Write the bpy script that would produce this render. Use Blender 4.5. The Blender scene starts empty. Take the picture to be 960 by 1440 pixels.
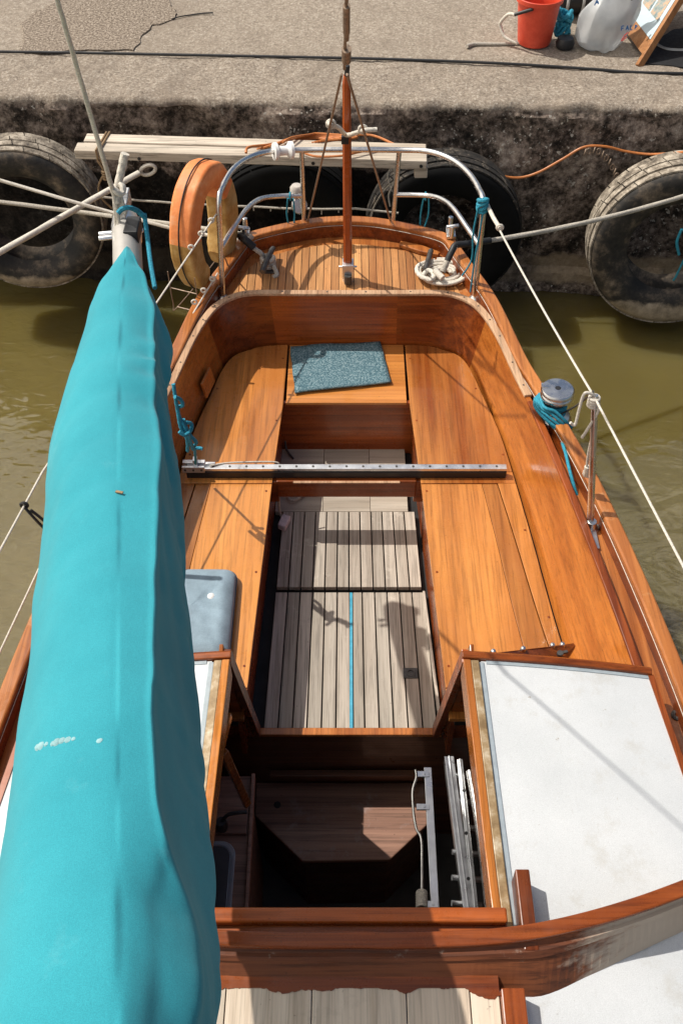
import bpy, bmesh, math, random
from mathutils import Vector, Matrix, noise
random.seed(7)
R = math.radians
sc = bpy.context.scene
col = sc.collection
V = Vector

# ------------------------------------------------------------------ camera
F, CX, CY, CAMZ, TH = 1400.0, 487.0, 720.0, 4.2, R(48.3)
CT, ST = math.cos(TH), math.sin(TH)
def ray(px, py):
    v = (py - CY) / F
    return V(((px - CX) / F, CT - v * ST, -ST - v * CT))
def P(px, py, z):                 # a measured pixel at a known real height
    d = ray(px, py); t = (z - CAMZ) / d.z
    return V((d.x * t, d.y * t, z))
def PY(px, py, Y):                # a measured pixel at a known distance
    d = ray(px, py); t = Y / d.y
    return V((d.x * t, Y, CAMZ + d.z * t))
cam = bpy.data.cameras.new("camera"); cam_o = bpy.data.objects.new("camera", cam); col.objects.link(cam_o)
cam.sensor_fit = 'VERTICAL'; cam.sensor_height = 36.0; cam.lens = 35.0
cam.shift_x = -7 / 1440.0
cam.clip_start = 0.05; cam.clip_end = 800
cam_o.location = (0, 0, CAMZ); cam_o.rotation_euler = (math.pi / 2 - TH, 0, 0)
sc.camera = cam_o

# ------------------------------------------------------------------ light
SUN = V((-0.60, 0.27, 1.0)).normalized()
w = bpy.data.worlds.new("World"); sc.world = w; w.use_nodes = True
nt = w.node_tree; bg = nt.nodes["Background"]
sky = nt.nodes.new("ShaderNodeTexSky"); sky.sky_type = 'NISHITA'; sky.sun_disc = False
sky.sun_elevation = math.asin(SUN.z); sky.sun_rotation = math.atan2(SUN.x, SUN.y)
sky.air_density = 1.0; sky.dust_density = 2.5; sky.ozone_density = 1.0
tcw = nt.nodes.new("ShaderNodeTexCoord"); nzw = nt.nodes.new("ShaderNodeTexNoise"); nzw.inputs['Scale'].default_value = 2.2; nzw.inputs['Detail'].default_value = 6; nzw.inputs['Roughness'].default_value = .6
nt.links.new(tcw.outputs['Generated'], nzw.inputs['Vector'])
rpw = nt.nodes.new("ShaderNodeValToRGB"); rpw.color_ramp.elements[0].position = .50; rpw.color_ramp.elements[1].position = .66; sxw = nt.nodes.new("ShaderNodeSeparateXYZ"); nt.links.new(tcw.outputs['Generated'], sxw.inputs[0])
maw = nt.nodes.new("ShaderNodeMath"); maw.operation = 'MULTIPLY_ADD'; maw.inputs[1].default_value = -.28; nt.links.new(sxw.outputs[0], maw.inputs[0]); nt.links.new(nzw.outputs[0], maw.inputs[2])
nt.links.new(maw.outputs[0], rpw.inputs[0])
mxw = nt.nodes.new("ShaderNodeMix"); mxw.data_type = 'RGBA'; nt.links.new(rpw.outputs[0], mxw.inputs[0]); nt.links.new(sky.outputs[0], mxw.inputs[6]); mxw.inputs[7].default_value = (17, 15.8, 14.2, 1)
nt.links.new(mxw.outputs[2], bg.inputs[0]); bg.inputs[1].default_value = 0.088
sl = bpy.data.lights.new("sun", 'SUN'); sl.energy = 4.35; sl.angle = R(0.5); sl.color = (1, 0.95, 0.87)
so = bpy.data.objects.new("sun", sl); col.objects.link(so)
so.rotation_euler = SUN.to_track_quat('Z', 'Y').to_euler(); so.location = (-6, 3, 12)
vs = sc.view_settings
vs.view_transform = 'Standard'; vs.look = 'None'; vs.exposure = 0.0; vs.gamma = 1.0; vs.use_curve_mapping = False

# ------------------------------------------------------------------ materials
def rgb(r, g, b):                 # 0-255 sRGB -> linear
    f = lambda c: (c / 255 / 12.92) if c <= 10 else ((c / 255 + 0.055) / 1.055) ** 2.4
    return (f(r), f(g), f(b), 1)
class NT:
    def __init__(s, name):
        s.m = bpy.data.materials.new(name); s.m.use_nodes = True
        s.t = s.m.node_tree; s.b = s.t.nodes["Principled BSDF"]
        s.tc = s.n("ShaderNodeTexCoord")
    def n(s, k, **kw):
        x = s.t.nodes.new(k)
        for a, v in kw.items(): setattr(x, a, v)
        return x
    def l(s, a, b): s.t.links.new(a, b)
    def noise(s, scale=5, detail=4, rough=.6, vec=(1, 1, 1), rot=(0, 0, 0), dist=0):
        mp = s.n("ShaderNodeMapping"); mp.inputs['Scale'].default_value = vec; mp.inputs['Rotation'].default_value = rot
        s.l(s.tc.outputs['Object'], mp.inputs[0])
        x = s.n("ShaderNodeTexNoise"); x.inputs['Scale'].default_value = scale
        x.inputs['Detail'].default_value = detail; x.inputs['Roughness'].default_value = rough
        x.inputs['Distortion'].default_value = dist
        s.l(mp.outputs[0], x.inputs['Vector']); return x.outputs[0]
    def ramp(s, fac, stops, interp='LINEAR'):
        x = s.n("ShaderNodeValToRGB"); cr = x.color_ramp; cr.interpolation = interp
        while len(cr.elements) > 1: cr.elements.remove(cr.elements[-1])
        cr.elements[0].position = stops[0][0]; cr.elements[0].color = stops[0][1]
        for p, c in stops[1:]:
            e = cr.elements.new(p); e.color = c
        s.l(fac, x.inputs[0]); return x.outputs[0]
    def g(s, fac, a, b): return s.ramp(fac, [(a, (0, 0, 0, 1)), (b, (1, 1, 1, 1))])
    def mix(s, fac, a, b, mode='MIX'):
        x = s.n("ShaderNodeMix", data_type='RGBA', blend_type=mode)
        for sock, v in ((0, fac), (6, a), (7, b)):
            if isinstance(v, (int, float)): x.inputs[sock].default_value = v
            elif isinstance(v, tuple): x.inputs[sock].default_value = v
            else: s.l(v, x.inputs[sock])
        return x.outputs[2]
    def math(s, op, a, b=0.0):
        x = s.n("ShaderNodeMath", operation=op)
        for i, v in enumerate((a, b)):
            if isinstance(v, (int, float)): x.inputs[i].default_value = v
            else: s.l(v, x.inputs[i])
        return x.outputs[0]
    def bump(s, h, strength=.3, dist=.002):
        x = s.n("ShaderNodeBump"); x.inputs['Strength'].default_value = strength; x.inputs['Distance'].default_value = dist
        s.l(h, x.inputs['Height']); s.l(x.outputs[0], s.b.inputs['Normal']); return x
    def tint(s):
        a = s.n("ShaderNodeAttribute"); a.attribute_name = "tint"; return a.outputs['Fac']
    def sep(s):
        x = s.n("ShaderNodeSeparateXYZ"); s.l(s.tc.outputs['Object'], x.inputs[0]); return x.outputs
    def set(s, **kw):
        for k, v in kw.items():
            i = s.b.inputs[k.replace('_', ' ')]
            if hasattr(v, 'is_linked'): s.l(v, i)
            else: i.default_value = v
        return s
def plain(name, c, rough=.5, metal=0, var=.25, scale=20, bumps=0, coat=0, spec=.5):
    t = NT(name); n = t.noise(scale, 5, .65)
    d = tuple(x * (1 - var) for x in c[:3]) + (1,); e = tuple(min(1, x * (1 + var)) for x in c[:3]) + (1,)
    t.set(Base_Color=t.ramp(n, [(.3, d), (.7, e)]), Metallic=metal, Coat_Weight=coat, Specular_IOR_Level=spec)
    rn = t.noise(scale * .6, 3, .6); rr = t.ramp(rn, [(.3, (max(.02, rough - .1),) * 3 + (1,)), (.7, (min(1, rough + .12),) * 3 + (1,))])
    t.set(Roughness=rr)
    if bumps: t.bump(t.noise(scale * 4, 4, .7), bumps, .002)
    return t.m
def wood(name, dark, light, axis='Y', rough=.28, coat=.35, ribbon=.6, wear=None, wearamt=(.62, .72), pore=.5, tv=.35, bump=.12):
    t = NT(name)
    st = {'X': (.055, 1, 1), 'Y': (1, .055, 1), 'Z': (1, 1, .055)}[axis]
    tin = t.tint()
    off = t.n("ShaderNodeCombineXYZ"); k = t.math('MULTIPLY', tin, 37.0)
    for i in range(3): t.l(k, off.inputs[i])
    add = t.n("ShaderNodeVectorMath", operation='ADD'); t.l(t.tc.outputs['Object'], add.inputs[0]); t.l(off.outputs[0], add.inputs[1])
    old = t.tc.outputs['Object']
    def gn(scale, vec, detail=4, rough=.6, dist=0.0):
        mp = t.n("ShaderNodeMapping"); mp.inputs['Scale'].default_value = vec; t.l(add.outputs[0], mp.inputs[0])
        x = t.n("ShaderNodeTexNoise"); x.inputs['Scale'].default_value = scale; x.inputs['Detail'].default_value = detail
        x.inputs['Roughness'].default_value = rough; x.inputs['Distortion'].default_value = dist
        t.l(mp.outputs[0], x.inputs['Vector']); return x.outputs[0]
    st2 = tuple(1 if q == 1 else .016 for q in st); st3 = tuple(1 if q == 1 else .03 for q in st)
    a = gn(22, st2, 4, .6, .3); b = gn(95, st3, 4, .7); c = gn(2.2, tuple(s ** .5 for s in st), 3, .5)
    mid = tuple((x + y) / 2 for x, y in zip(dark, light))
    base = t.ramp(a, [(.34, dark), (.5, mid), (.64, light)])
    base = t.mix(ribbon, t.ramp(c, [(.35, dark), (.65, light)]), base)
    fine = t.ramp(b, [(.38, (1 - pore, 1 - pore, 1 - pore, 1)), (.52, (1, 1, 1, 1))])
    base = t.mix(1.0, base, fine, 'MULTIPLY')
    tr = t.ramp(tin, [(0, (1 - tv,) * 3 + (1,)), (1, (1 + tv * .6, 1 + tv * .5, 1 + tv * .5, 1))])
    base = t.mix(1.0, base, tr, 'MULTIPLY')
    rr = t.ramp(t.noise(9, 7, .75), [(.3, (max(.05, rough - .12),) * 3 + (1,)), (.7, (rough + .25,) * 3 + (1,))])
    stn = t.math('MULTIPLY', t.g(t.noise(4.3, 8, .75), .60, .70), .30)
    base = t.mix(stn, base, tuple(q * .45 for q in mid[:3]) + (1,))
    if wear:
        wn = t.g(t.noise(7, 8, .72), *wearamt)
        base = t.mix(wn, base, wear); rr = t.mix(wn, rr, (.7, .7, .7, 1))
    specks = t.g(t.noise(60, 2, .5), .72, .76)
    base = t.mix(t.math('MULTIPLY', specks, .45), base, (.03, .012, .006, 1))
    t.set(Base_Color=base, Roughness=rr, Coat_Weight=coat, Coat_Roughness=.10, Specular_IOR_Level=.35)
    t.bump(b, bump, .001)
    return t.m
M = {}
M['bench'] = wood('varnished_bench_wood', (.24, .058, .010, 1), (.74, .31, .075, 1), 'Y', ribbon=.28, pore=.3, rough=.24, tv=.3)
M['bench_x'] = wood('varnished_bench_wood_athwart', (.36, .115, .022, 1), (.66, .27, .065, 1), 'X', pore=.2, tv=.15)
M['coaming'] = wood('varnished_coaming_wood', (.27, .068, .010, 1), (.63, .23, .045, 1), 'Y', ribbon=.4, pore=.3, rough=.2, wear=(.64, .32, .11, 1), wearamt=(.66, .8), tv=.3)
M['mahog'] = wood('red_mahogany', (.11, .020, .005, 1), (.36, .085, .016, 1), 'Y', pore=.35, rough=.25, coat=.15, wear=(.45, .2, .09, 1), wearamt=(.72, .82))
M['mahog_x'] = wood('red_mahogany_athwart', (.12, .022, .005, 1), (.42, .105, .019, 1), 'X', pore=.35, rough=.25, coat=.15, tv=.5, wear=(.5, .28, .16, 1), wearamt=(.7, .82))
M['worn_x'] = wood('weathered_mahogany', (.085, .024, .010, 1), (.27, .085, .028, 1), 'X', pore=.4, rough=.55, coat=0, wear=(.38, .30, .24, 1), wearamt=(.62, .72))
M['rail'] = wood('cap_rail_wood', (.27, .075, .016, 1), (.56, .21, .055, 1), 'Y', pore=.3, rough=.27, wear=(.60, .34, .16, 1), wearamt=(.6, .8))
M['cap'] = wood('bare_worn_cap_wood', (.36, .19, .10, 1), (.66, .44, .27, 1), 'Y', pore=.35, rough=.55, coat=0, wear=(.20, .09, .04, 1), wearamt=(.6, .7))
M['teak'] = wood('oiled_teak', (.33, .125, .036, 1), (.62, .31, .115, 1), 'Y', pore=.3, rough=.5, coat=.05, ribbon=.3, tv=.18)
M['sole'] = wood('grey_teak', (.29, .24, .19, 1), (.56, .50, .42, 1), 'Y', pore=.35, rough=.7, coat=0, ribbon=.5, tv=.2, wear=(.72, .65, .55, 1), wearamt=(.6, .85))
M['ply'] = wood('bare_pale_board', (.36, .30, .235, 1), (.58, .51, .42, 1), 'X', pore=.2, rough=.75, coat=0, tv=.12, wear=(.3, .25, .2, 1), wearamt=(.66, .8))
def breakwater_mat():
    m = M['worn_x'].copy(); m.name = 'weathered_breakwater'; t_ = m.node_tree; b_ = t_.nodes['Principled BSDF']
    src = b_.inputs['Base Color'].links[0].from_socket
    tc = next(n for n in t_.nodes if n.type == 'TEX_COORD'); sx = t_.nodes.new('ShaderNodeSeparateXYZ'); t_.links.new(tc.outputs['Object'], sx.inputs[0])
    ab = t_.nodes.new('ShaderNodeMath'); ab.operation = 'ABSOLUTE'; t_.links.new(sx.outputs[0], ab.inputs[0])
    mp = t_.nodes.new('ShaderNodeMapping'); mp.inputs['Scale'].default_value = (1, 1, 4); t_.links.new(tc.outputs['Object'], mp.inputs[0])
    nz = t_.nodes.new('ShaderNodeTexNoise'); nz.inputs['Scale'].default_value = 7; nz.inputs['Detail'].default_value = 7; nz.inputs['Roughness'].default_value = .7; t_.links.new(mp.outputs[0], nz.inputs['Vector'])
    ad = t_.nodes.new('ShaderNodeMath'); ad.operation = 'MULTIPLY_ADD'; ad.inputs[1].default_value = .6; t_.links.new(nz.outputs[0], ad.inputs[0]); t_.links.new(ab.outputs[0], ad.inputs[2])
    rp = t_.nodes.new('ShaderNodeMapRange'); rp.inputs[1].default_value = .90; rp.inputs[2].default_value = 1.04; t_.links.new(ad.outputs[0], rp.inputs[0])
    mx = t_.nodes.new('ShaderNodeMix'); mx.data_type = 'RGBA'; t_.links.new(rp.outputs[0], mx.inputs[0]); t_.links.new(src, mx.inputs[6]); mx.inputs[7].default_value = (.42, .345, .27, 1)
    t_.links.new(mx.outputs[2], b_.inputs['Base Color']); M['breakwater'] = m
breakwater_mat()
M['hatchtop'] = wood('bleached_hatch_planks', (.44, .35, .26, 1), (.70, .60, .48, 1), 'Y', pore=.25, rough=.75, coat=0, tv=.15)
M['dark_wood'] = wood('dark_cabin_wood', (.085, .038, .02, 1), (.24, .105, .055, 1), 'X', pore=.4, rough=.35, coat=.2)
M['step'] = wood('scuffed_step_wood', (.24, .125, .085, 1), (.50, .28, .19, 1), 'X', pore=.35, rough=.5, coat=.1, wear=(.34, .26, .24, 1), wearamt=(.56, .75))
M['grey_plank'] = wood('weathered_grey_timber', (.42, .35, .27, 1), (.68, .60, .49, 1), 'X', pore=.45, rough=.85, coat=0, tv=.2, bump=.3)
M['staff'] = wood('varnished_staff_wood', (.30, .05, .012, 1), (.48, .11, .02, 1), 'Z', pore=.25, rough=.2)
M['signwood'] = wood('tan_sign_wood', (.20, .08, .025, 1), (.40, .19, .07, 1), 'Z', pore=.3, rough=.5, coat=0)
M['caulk'] = plain('black_caulking', (.012, .011, .011, 1), .7)
M['steel'] = plain('stainless_steel', (.68, .67, .65, 1), .28, 1, .12, 30)
M['alu'] = plain('brushed_aluminium', (.72, .73, .74, 1), .34, .9, .12, 25, .05)
M['alu_paint'] = plain('white_boom_enamel', (.44, .42, .385, 1), .4, .1, .1)
M['dark_metal'] = plain('dull_dark_bronze', (.09, .085, .08, 1), .45, .6, .4, 40, .2)
M['brass'] = NT('tarnished_brass')
_t = M['brass']; _n = _t.noise(14, 6, .7)
_t.set(Base_Color=_t.ramp(_n, [(.35, (.20, .125, .055, 1)), (.5, (.33, .225, .115, 1)), (.68, (.56, .47, .34, 1))]), Metallic=.1, Roughness=.5); M['brass'] = _t.m
M['white_plastic'] = plain('white_plastic', (.80, .79, .76, 1), .4, 0, .06)
M['black_plastic'] = plain('black_plastic', (.015, .015, .016, 1), .45, 0, .3)
M['blue_rope'] = plain('blue_braided_rope', (.02, .24, .34, 1), .8, 0, .45, 160, .5)
M['white_rope'] = plain('off_white_rope', (.62, .57, .49, 1), .9, 0, .25, 120, .6)
M['grey_rope'] = plain('greyed_rope', (.42, .38, .32, 1), .9, 0, .35, 120, .6)
M['tan_rope'] = plain('tan_rope', (.26, .17, .09, 1), .9, 0, .35, 90, .5)
M['wire'] = plain('rusty_steel_wire', (.30, .22, .16, 1), .5, .5, .4, 60)
M['orange_cable'] = plain('orange_cable_sheath', (.48, .16, .04, 1), .5, 0, .2, 30)
M['black_hose'] = plain('black_rubber_hose', (.014, .014, .015, 1), .6, 0, .3)
M['grey_hose'] = plain('grey_hose', (.4, .4, .38, 1), .6, 0, .2)
t = NT('red_bucket_plastic'); n = t.noise(9, 7, .75)
t.set(Base_Color=t.ramp(n, [(.35, (.58, .05, .02, 1)), (.6, (.70, .085, .04, 1)), (.75, (.70, .30, .22, 1))]), Roughness=.42); M['red_bucket'] = t.m
M['red_plastic'] = plain('red_bucket_plastic', (.66, .055, .022, 1), .35, 0, .1, 10)
M['glass_white'] = plain('clear_lens', (.5, .45, .4, 1), .2, 0, .1)
M['pink'] = plain('pink_sponge', (.70, .60, .60, 1), .9, 0, .15, 60, .4)
M['bluestrip'] = plain('blue_painted_strip', (.06, .34, .48, 1), .5, 0, .2, 40)
M['sink_rim'] = plain('dull_steel_rim', (.62, .64, .66, 1), .35, .3, .1)
M['cabin_floor'] = plain('dark_cabin_floor', (.075, .075, .075, 1), .6, 0, .3, 8)
M['greyblue'] = plain('grey_blue_paint', (.33, .38, .41, 1), .55, 0, .12, 40)

def cloth(name, c, weave=900, var=.1, rough=.85, big=3, spots=None):
    t = NT(name)
    n = t.noise(big, 4, .6); f = t.noise(weave, 2, .6)
    d = tuple(x * (1 - var) for x in c[:3]) + (1,); e = tuple(min(1, x * (1 + var)) for x in c[:3]) + (1,)
    b = t.ramp(n, [(.3, d), (.7, e)])
    b = t.mix(.5, b, t.mix(1.0, b, t.ramp(f, [(.35, (.78,) * 3 + (1,)), (.65, (1.15,) * 3 + (1,))]), 'MULTIPLY'))
    t.set(Base_Color=b, Roughness=rough, Sheen_Weight=.1, Specular_IOR_Level=.25)
    t.bump(f, .12, .001); return t
def _sail():
    t = NT('turquoise_canvas')
    n = t.noise(2.2, 6, .65); f = t.noise(620, 2, .6); sp = t.noise(55, 5, .7); st = t.noise(7, 7, .72)
    b = t.ramp(n, [(.3, (.024, .248, .305, 1)), (.7, (.036, .315, .378, 1))])
    b = t.mix(.8, b, t.mix(1.0, b, t.ramp(f, [(.36, (.82,) * 3 + (1,)), (.64, (1.14,) * 3 + (1,))]), 'MULTIPLY'))
    b = t.mix(t.math('MULTIPLY', t.g(st, .60, .78), .28), b, (.16, .42, .46, 1))        # sun-faded, chalky patches
    b = t.mix(t.math('MULTIPLY', t.g(sp, .66, .74), .22), b, (.03, .13, .15, 1))        # grime specks
    t.set(Base_Color=b, Roughness=.88, Sheen_Weight=.12, Specular_IOR_Level=.2)
    t.bump(t.math('ADD', t.math('MULTIPLY', f, .35), t.math('MULTIPLY', t.noise(24, 4, .6), .9)), .30, .004)
    return t.m
M['sail'] = _sail()
_c = cloth('faded_blue_cotton', (.26, .345, .405, 1), 260, .16, rough=1.0, big=14); _c.set(Specular_IOR_Level=.08); M['cushion'] = _c.m
M['carpet'] = None
t = NT('blue_grey_carpet'); n = t.noise(120, 4, .8)
t.set(Base_Color=t.ramp(n, [(.36, (.04, .085, .11, 1)), (.5, (.10, .19, .225, 1)), (.62, (.30, .39, .41, 1))]), Roughness=.95, Specular_IOR_Level=.1)
t.bump(n, .8, .006); M['carpet'] = t.m
t = NT('white_canvas_deck_paint'); n = t.noise(3, 6, .6); f = t.noise(420, 2, .6)
b = t.ramp(n, [(.3, (.56, .575, .58, 1)), (.7, (.65, .66, .665, 1))])
b = t.mix(.6, b, t.mix(1.0, b, t.ramp(f, [(.35, (.84,) * 3 + (1,)), (.65, (1.14,) * 3 + (1,))]), 'MULTIPLY'))
b = t.mix(t.math('MULTIPLY', t.g(t.noise(5, 9, .75), .54, .74), .6), b, (.42, .385, .32, 1))
b = t.mix(t.math('MULTIPLY', t.g(t.noise(16, 8, .8, vec=(3, .5, 1)), .60, .72), .30), b, (.36, .33, .28, 1))
b = t.mix(t.math('MULTIPLY', t.g(t.noise(90, 3, .6), .70, .74), .35), b, (.25, .22, .18, 1))
b = t.mix(t.math('MULTIPLY', t.g(t.noise(22, 4, .6), .70, .74), .7), b, (.30, .25, .18, 1))
t.set(Base_Color=b, Roughness=.6); t.bump(f, .35, .0015); M['roof'] = t.m
# concrete with gravel, lichen and grime
def concrete(name, face):
    t = NT(name); x = t.sep()
    g1 = t.noise(62, 4, .85); g2 = t.noise(28, 7, .8); g3 = t.noise(2.2, 6, .6)
    top = t.ramp(g1, [(.34, (.06, .046, .034, 1)), (.45, (.25, .20, .155, 1)), (.55, (.37, .305, .24, 1)), (.66, (.78, .71, .61, 1))])
    top = t.mix(.42, top, t.ramp(g2, [(.36, (.14, .11, .085, 1)), (.5, (.31, .26, .205, 1)), (.64, (.50, .43, .35, 1))]))
    top = t.mix(t.math('MULTIPLY', t.g(g3, .50, .64), .5), top, (.22, .175, .135, 1))
    top = t.mix(t.math('MULTIPLY', t.g(t.noise(13, 8, .75), .60, .68), .55), top, (.60, .53, .45, 1))
    top = t.mix(t.math('MULTIPLY', t.g(t.noise(19, 6, .7, rot=(0, 0, 1)), .64, .70), .6), top, (.13, .10, .078, 1))
    if face:
        dk = t.ramp(t.math('ADD', t.math('MULTIPLY', t.noise(26, 7, .75), .55), t.math('MULTIPLY', t.noise(5.5, 5, .65), .45)), [(.38, (.014, .012, .010, 1)), (.46, (.075, .058, .046, 1)), (.54, (.27, .21, .17, 1)), (.64, (.56, .47, .385, 1))])
        dk = t.mix(t.math('MULTIPLY', t.g(t.noise(2.6, 6, .6), .54, .68), .5), dk, (.016, .013, .012, 1))
        lich = t.math('MULTIPLY', t.g(t.noise(38, 3, .5), .635, .66), t.g(t.noise(3.1, 3, .5), .44, .56))
        dk = t.mix(lich, dk, (.58, .54, .47, 1))
        # tide-line mud low on the face
        zz = t.math('ADD', x[2], t.math('MULTIPLY', t.noise(6, 4, .6), .18))
        mud = t.math('MULTIPLY', t.g(zz, .16, .20), t.math('SUBTRACT', 1.0, t.g(zz, .33, .37)))
        mud = t.math('MULTIPLY', mud, t.g(t.noise(1.1, 2, .5), .26, .34))
        dk = t.mix(mud, dk, t.ramp(g2, [(.3, (.24, .18, .12, 1)), (.7, (.50, .40, .28, 1))]))
        # grime stops raggedly at the arris
        e = t.math('ADD', x[2], t.math('MULTIPLY', t.math('SUBTRACT', t.noise(34, 8, .82), .5), .16))
        wet_shade = t.math('MULTIPLY', t.g(t.math('ADD', t.math('MULTIPLY', x[0], -.25), t.math('MULTIPLY', t.noise(2.3, 5, .6), .4)), .02, .16), t.math('SUBTRACT', 1.0, t.g(t.math('ADD', x[2], t.math('MULTIPLY', t.noise(5, 5, .6), .3)), .98, 1.0)))  # wet algae band, with the deep shade behind the stern painted in
        dk = t.mix(t.math('MULTIPLY', wet_shade, .88), dk, (.007, .007, .0065, 1))
        top = t.mix(t.g(t.math('MULTIPLY', t.math('SUBTRACT', e, 1.0), 2.0), .565, .60), dk, top)
    else:
        top = t.mix(.15, top, (.42, .355, .28, 1))
        cr = t.g(t.noise(9, 8, .7), .70, .74)
        top = t.mix(t.math('MULTIPLY', cr, .6), top, (.1, .08, .06, 1))
    t.set(Base_Color=top, Roughness=.92, Specular_IOR_Level=.2)
    t.bump(t.math('ADD', g1, g2), .9, .01); return t.m
M['quay_face'] = concrete('quay_concrete_wall', True)
M['quay_top'] = concrete('quay_concrete_paving', False)
t = NT('old_asphalt_patch'); g1 = t.noise(62, 4, .85)
t.set(Base_Color=t.ramp(g1, [(.34, (.06, .046, .034, 1)), (.5, (.24, .19, .145, 1)), (.66, (.56, .48, .39, 1))]), Roughness=.95, Specular_IOR_Level=.2); t.bump(g1, .9, .01); M['patch'] = t.m
t = NT('tyre_rubber'); n = t.noise(7, 7, .7)
b = t.ramp(n, [(.38, (.009, .009, .009, 1)), (.50, (.032, .027, .022, 1)), (.60, (.12, .092, .065, 1)), (.72, (.30, .24, .17, 1))])
t.set(Base_Color=b, Roughness=.7); t.bump(t.noise(60, 4, .7), .4, .004); x = t.sep(); zz = t.math('ADD', x[2], t.math('MULTIPLY', t.math('SUBTRACT', t.noise(5, 5, .7), .5), .16))
mudm = t.math('SUBTRACT', 1.0, t.g(t.math('ADD', zz, .5), .10, .13))
b = t.mix(mudm, b, t.ramp(t.noise(18, 5, .7), [(.3, (.17, .135, .09, 1)), (.7, (.42, .345, .25, 1))]))
t.set(Base_Color=b)
M['rubber'] = t.m
M['dark_rubber'] = plain('matte_black_rubber', (.006, .006, .006, 1), .8, 0, .3, 10, spec=.15)  # darker, matte rubber for the tyres behind the stern
t = NT('dull_tread'); n = t.noise(16, 7, .75)
t.set(Base_Color=t.ramp(n, [(.42, (.007, .0065, .006, 1)), (.56, (.035, .028, .022, 1)), (.70, (.30, .25, .19, 1))]), Roughness=.9); t.bump(n, .7, .008); M['dull_tread'] = t.m
t = NT('muddy_tread'); n = t.noise(16, 7, .75)
t.set(Base_Color=t.ramp(n, [(.33, (.04, .033, .027, 1)), (.47, (.20, .165, .125, 1)), (.62, (.46, .40, .32, 1))]), Roughness=.9); t.bump(n, .7, .008); M['tread'] = t.m
# murky harbour water
t = NT('murky_water')
n1 = t.noise(2.4, 2, .5, vec=(1, 1.4, 1), dist=1.2); n2 = t.noise(9, 2, .4, vec=(1, 1.6, 1), dist=.8)
t.set(Base_Color=t.ramp(t.noise(.8, 3, .5), [(.3, (.115, .088, .025, 1)), (.7, (.160, .128, .042, 1))]), Roughness=.05, IOR=1.55, Specular_IOR_Level=.95, Subsurface_Weight=1.0, Subsurface_Scale=.9)
t.b.inputs['Subsurface Radius'].default_value = (1, .85, .4)
x = t.sep()
calm = t.ramp(x[0], [(0, (1, 1, 1, 1)), (1, (0, 0, 0, 1))])
lf = t.n("ShaderNodeMapRange"); lf.inputs[1].default_value = -2.6; lf.inputs[2].default_value = -.9; lf.inputs[3].default_value = .42; lf.inputs[4].default_value = .12
t.l(x[0], lf.inputs[0])
h = t.math('ADD', t.math('MULTIPLY', n1, 1.0), t.math('MULTIPLY', n2, .35))
t.bump(t.math('MULTIPLY', h, lf.outputs[0]), .5, .12); M['water'] = t.m
t = NT('thin_plastic_bag')
n = t.noise(6, 5, .6)
t.set(Base_Color=t.ramp(n, [(.3, (.46, .49, .50, 1)), (.7, (.68, .70, .71, 1))]), Roughness=.35, Transmission_Weight=.45, Alpha=.93); M['bag'] = t.m

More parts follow.
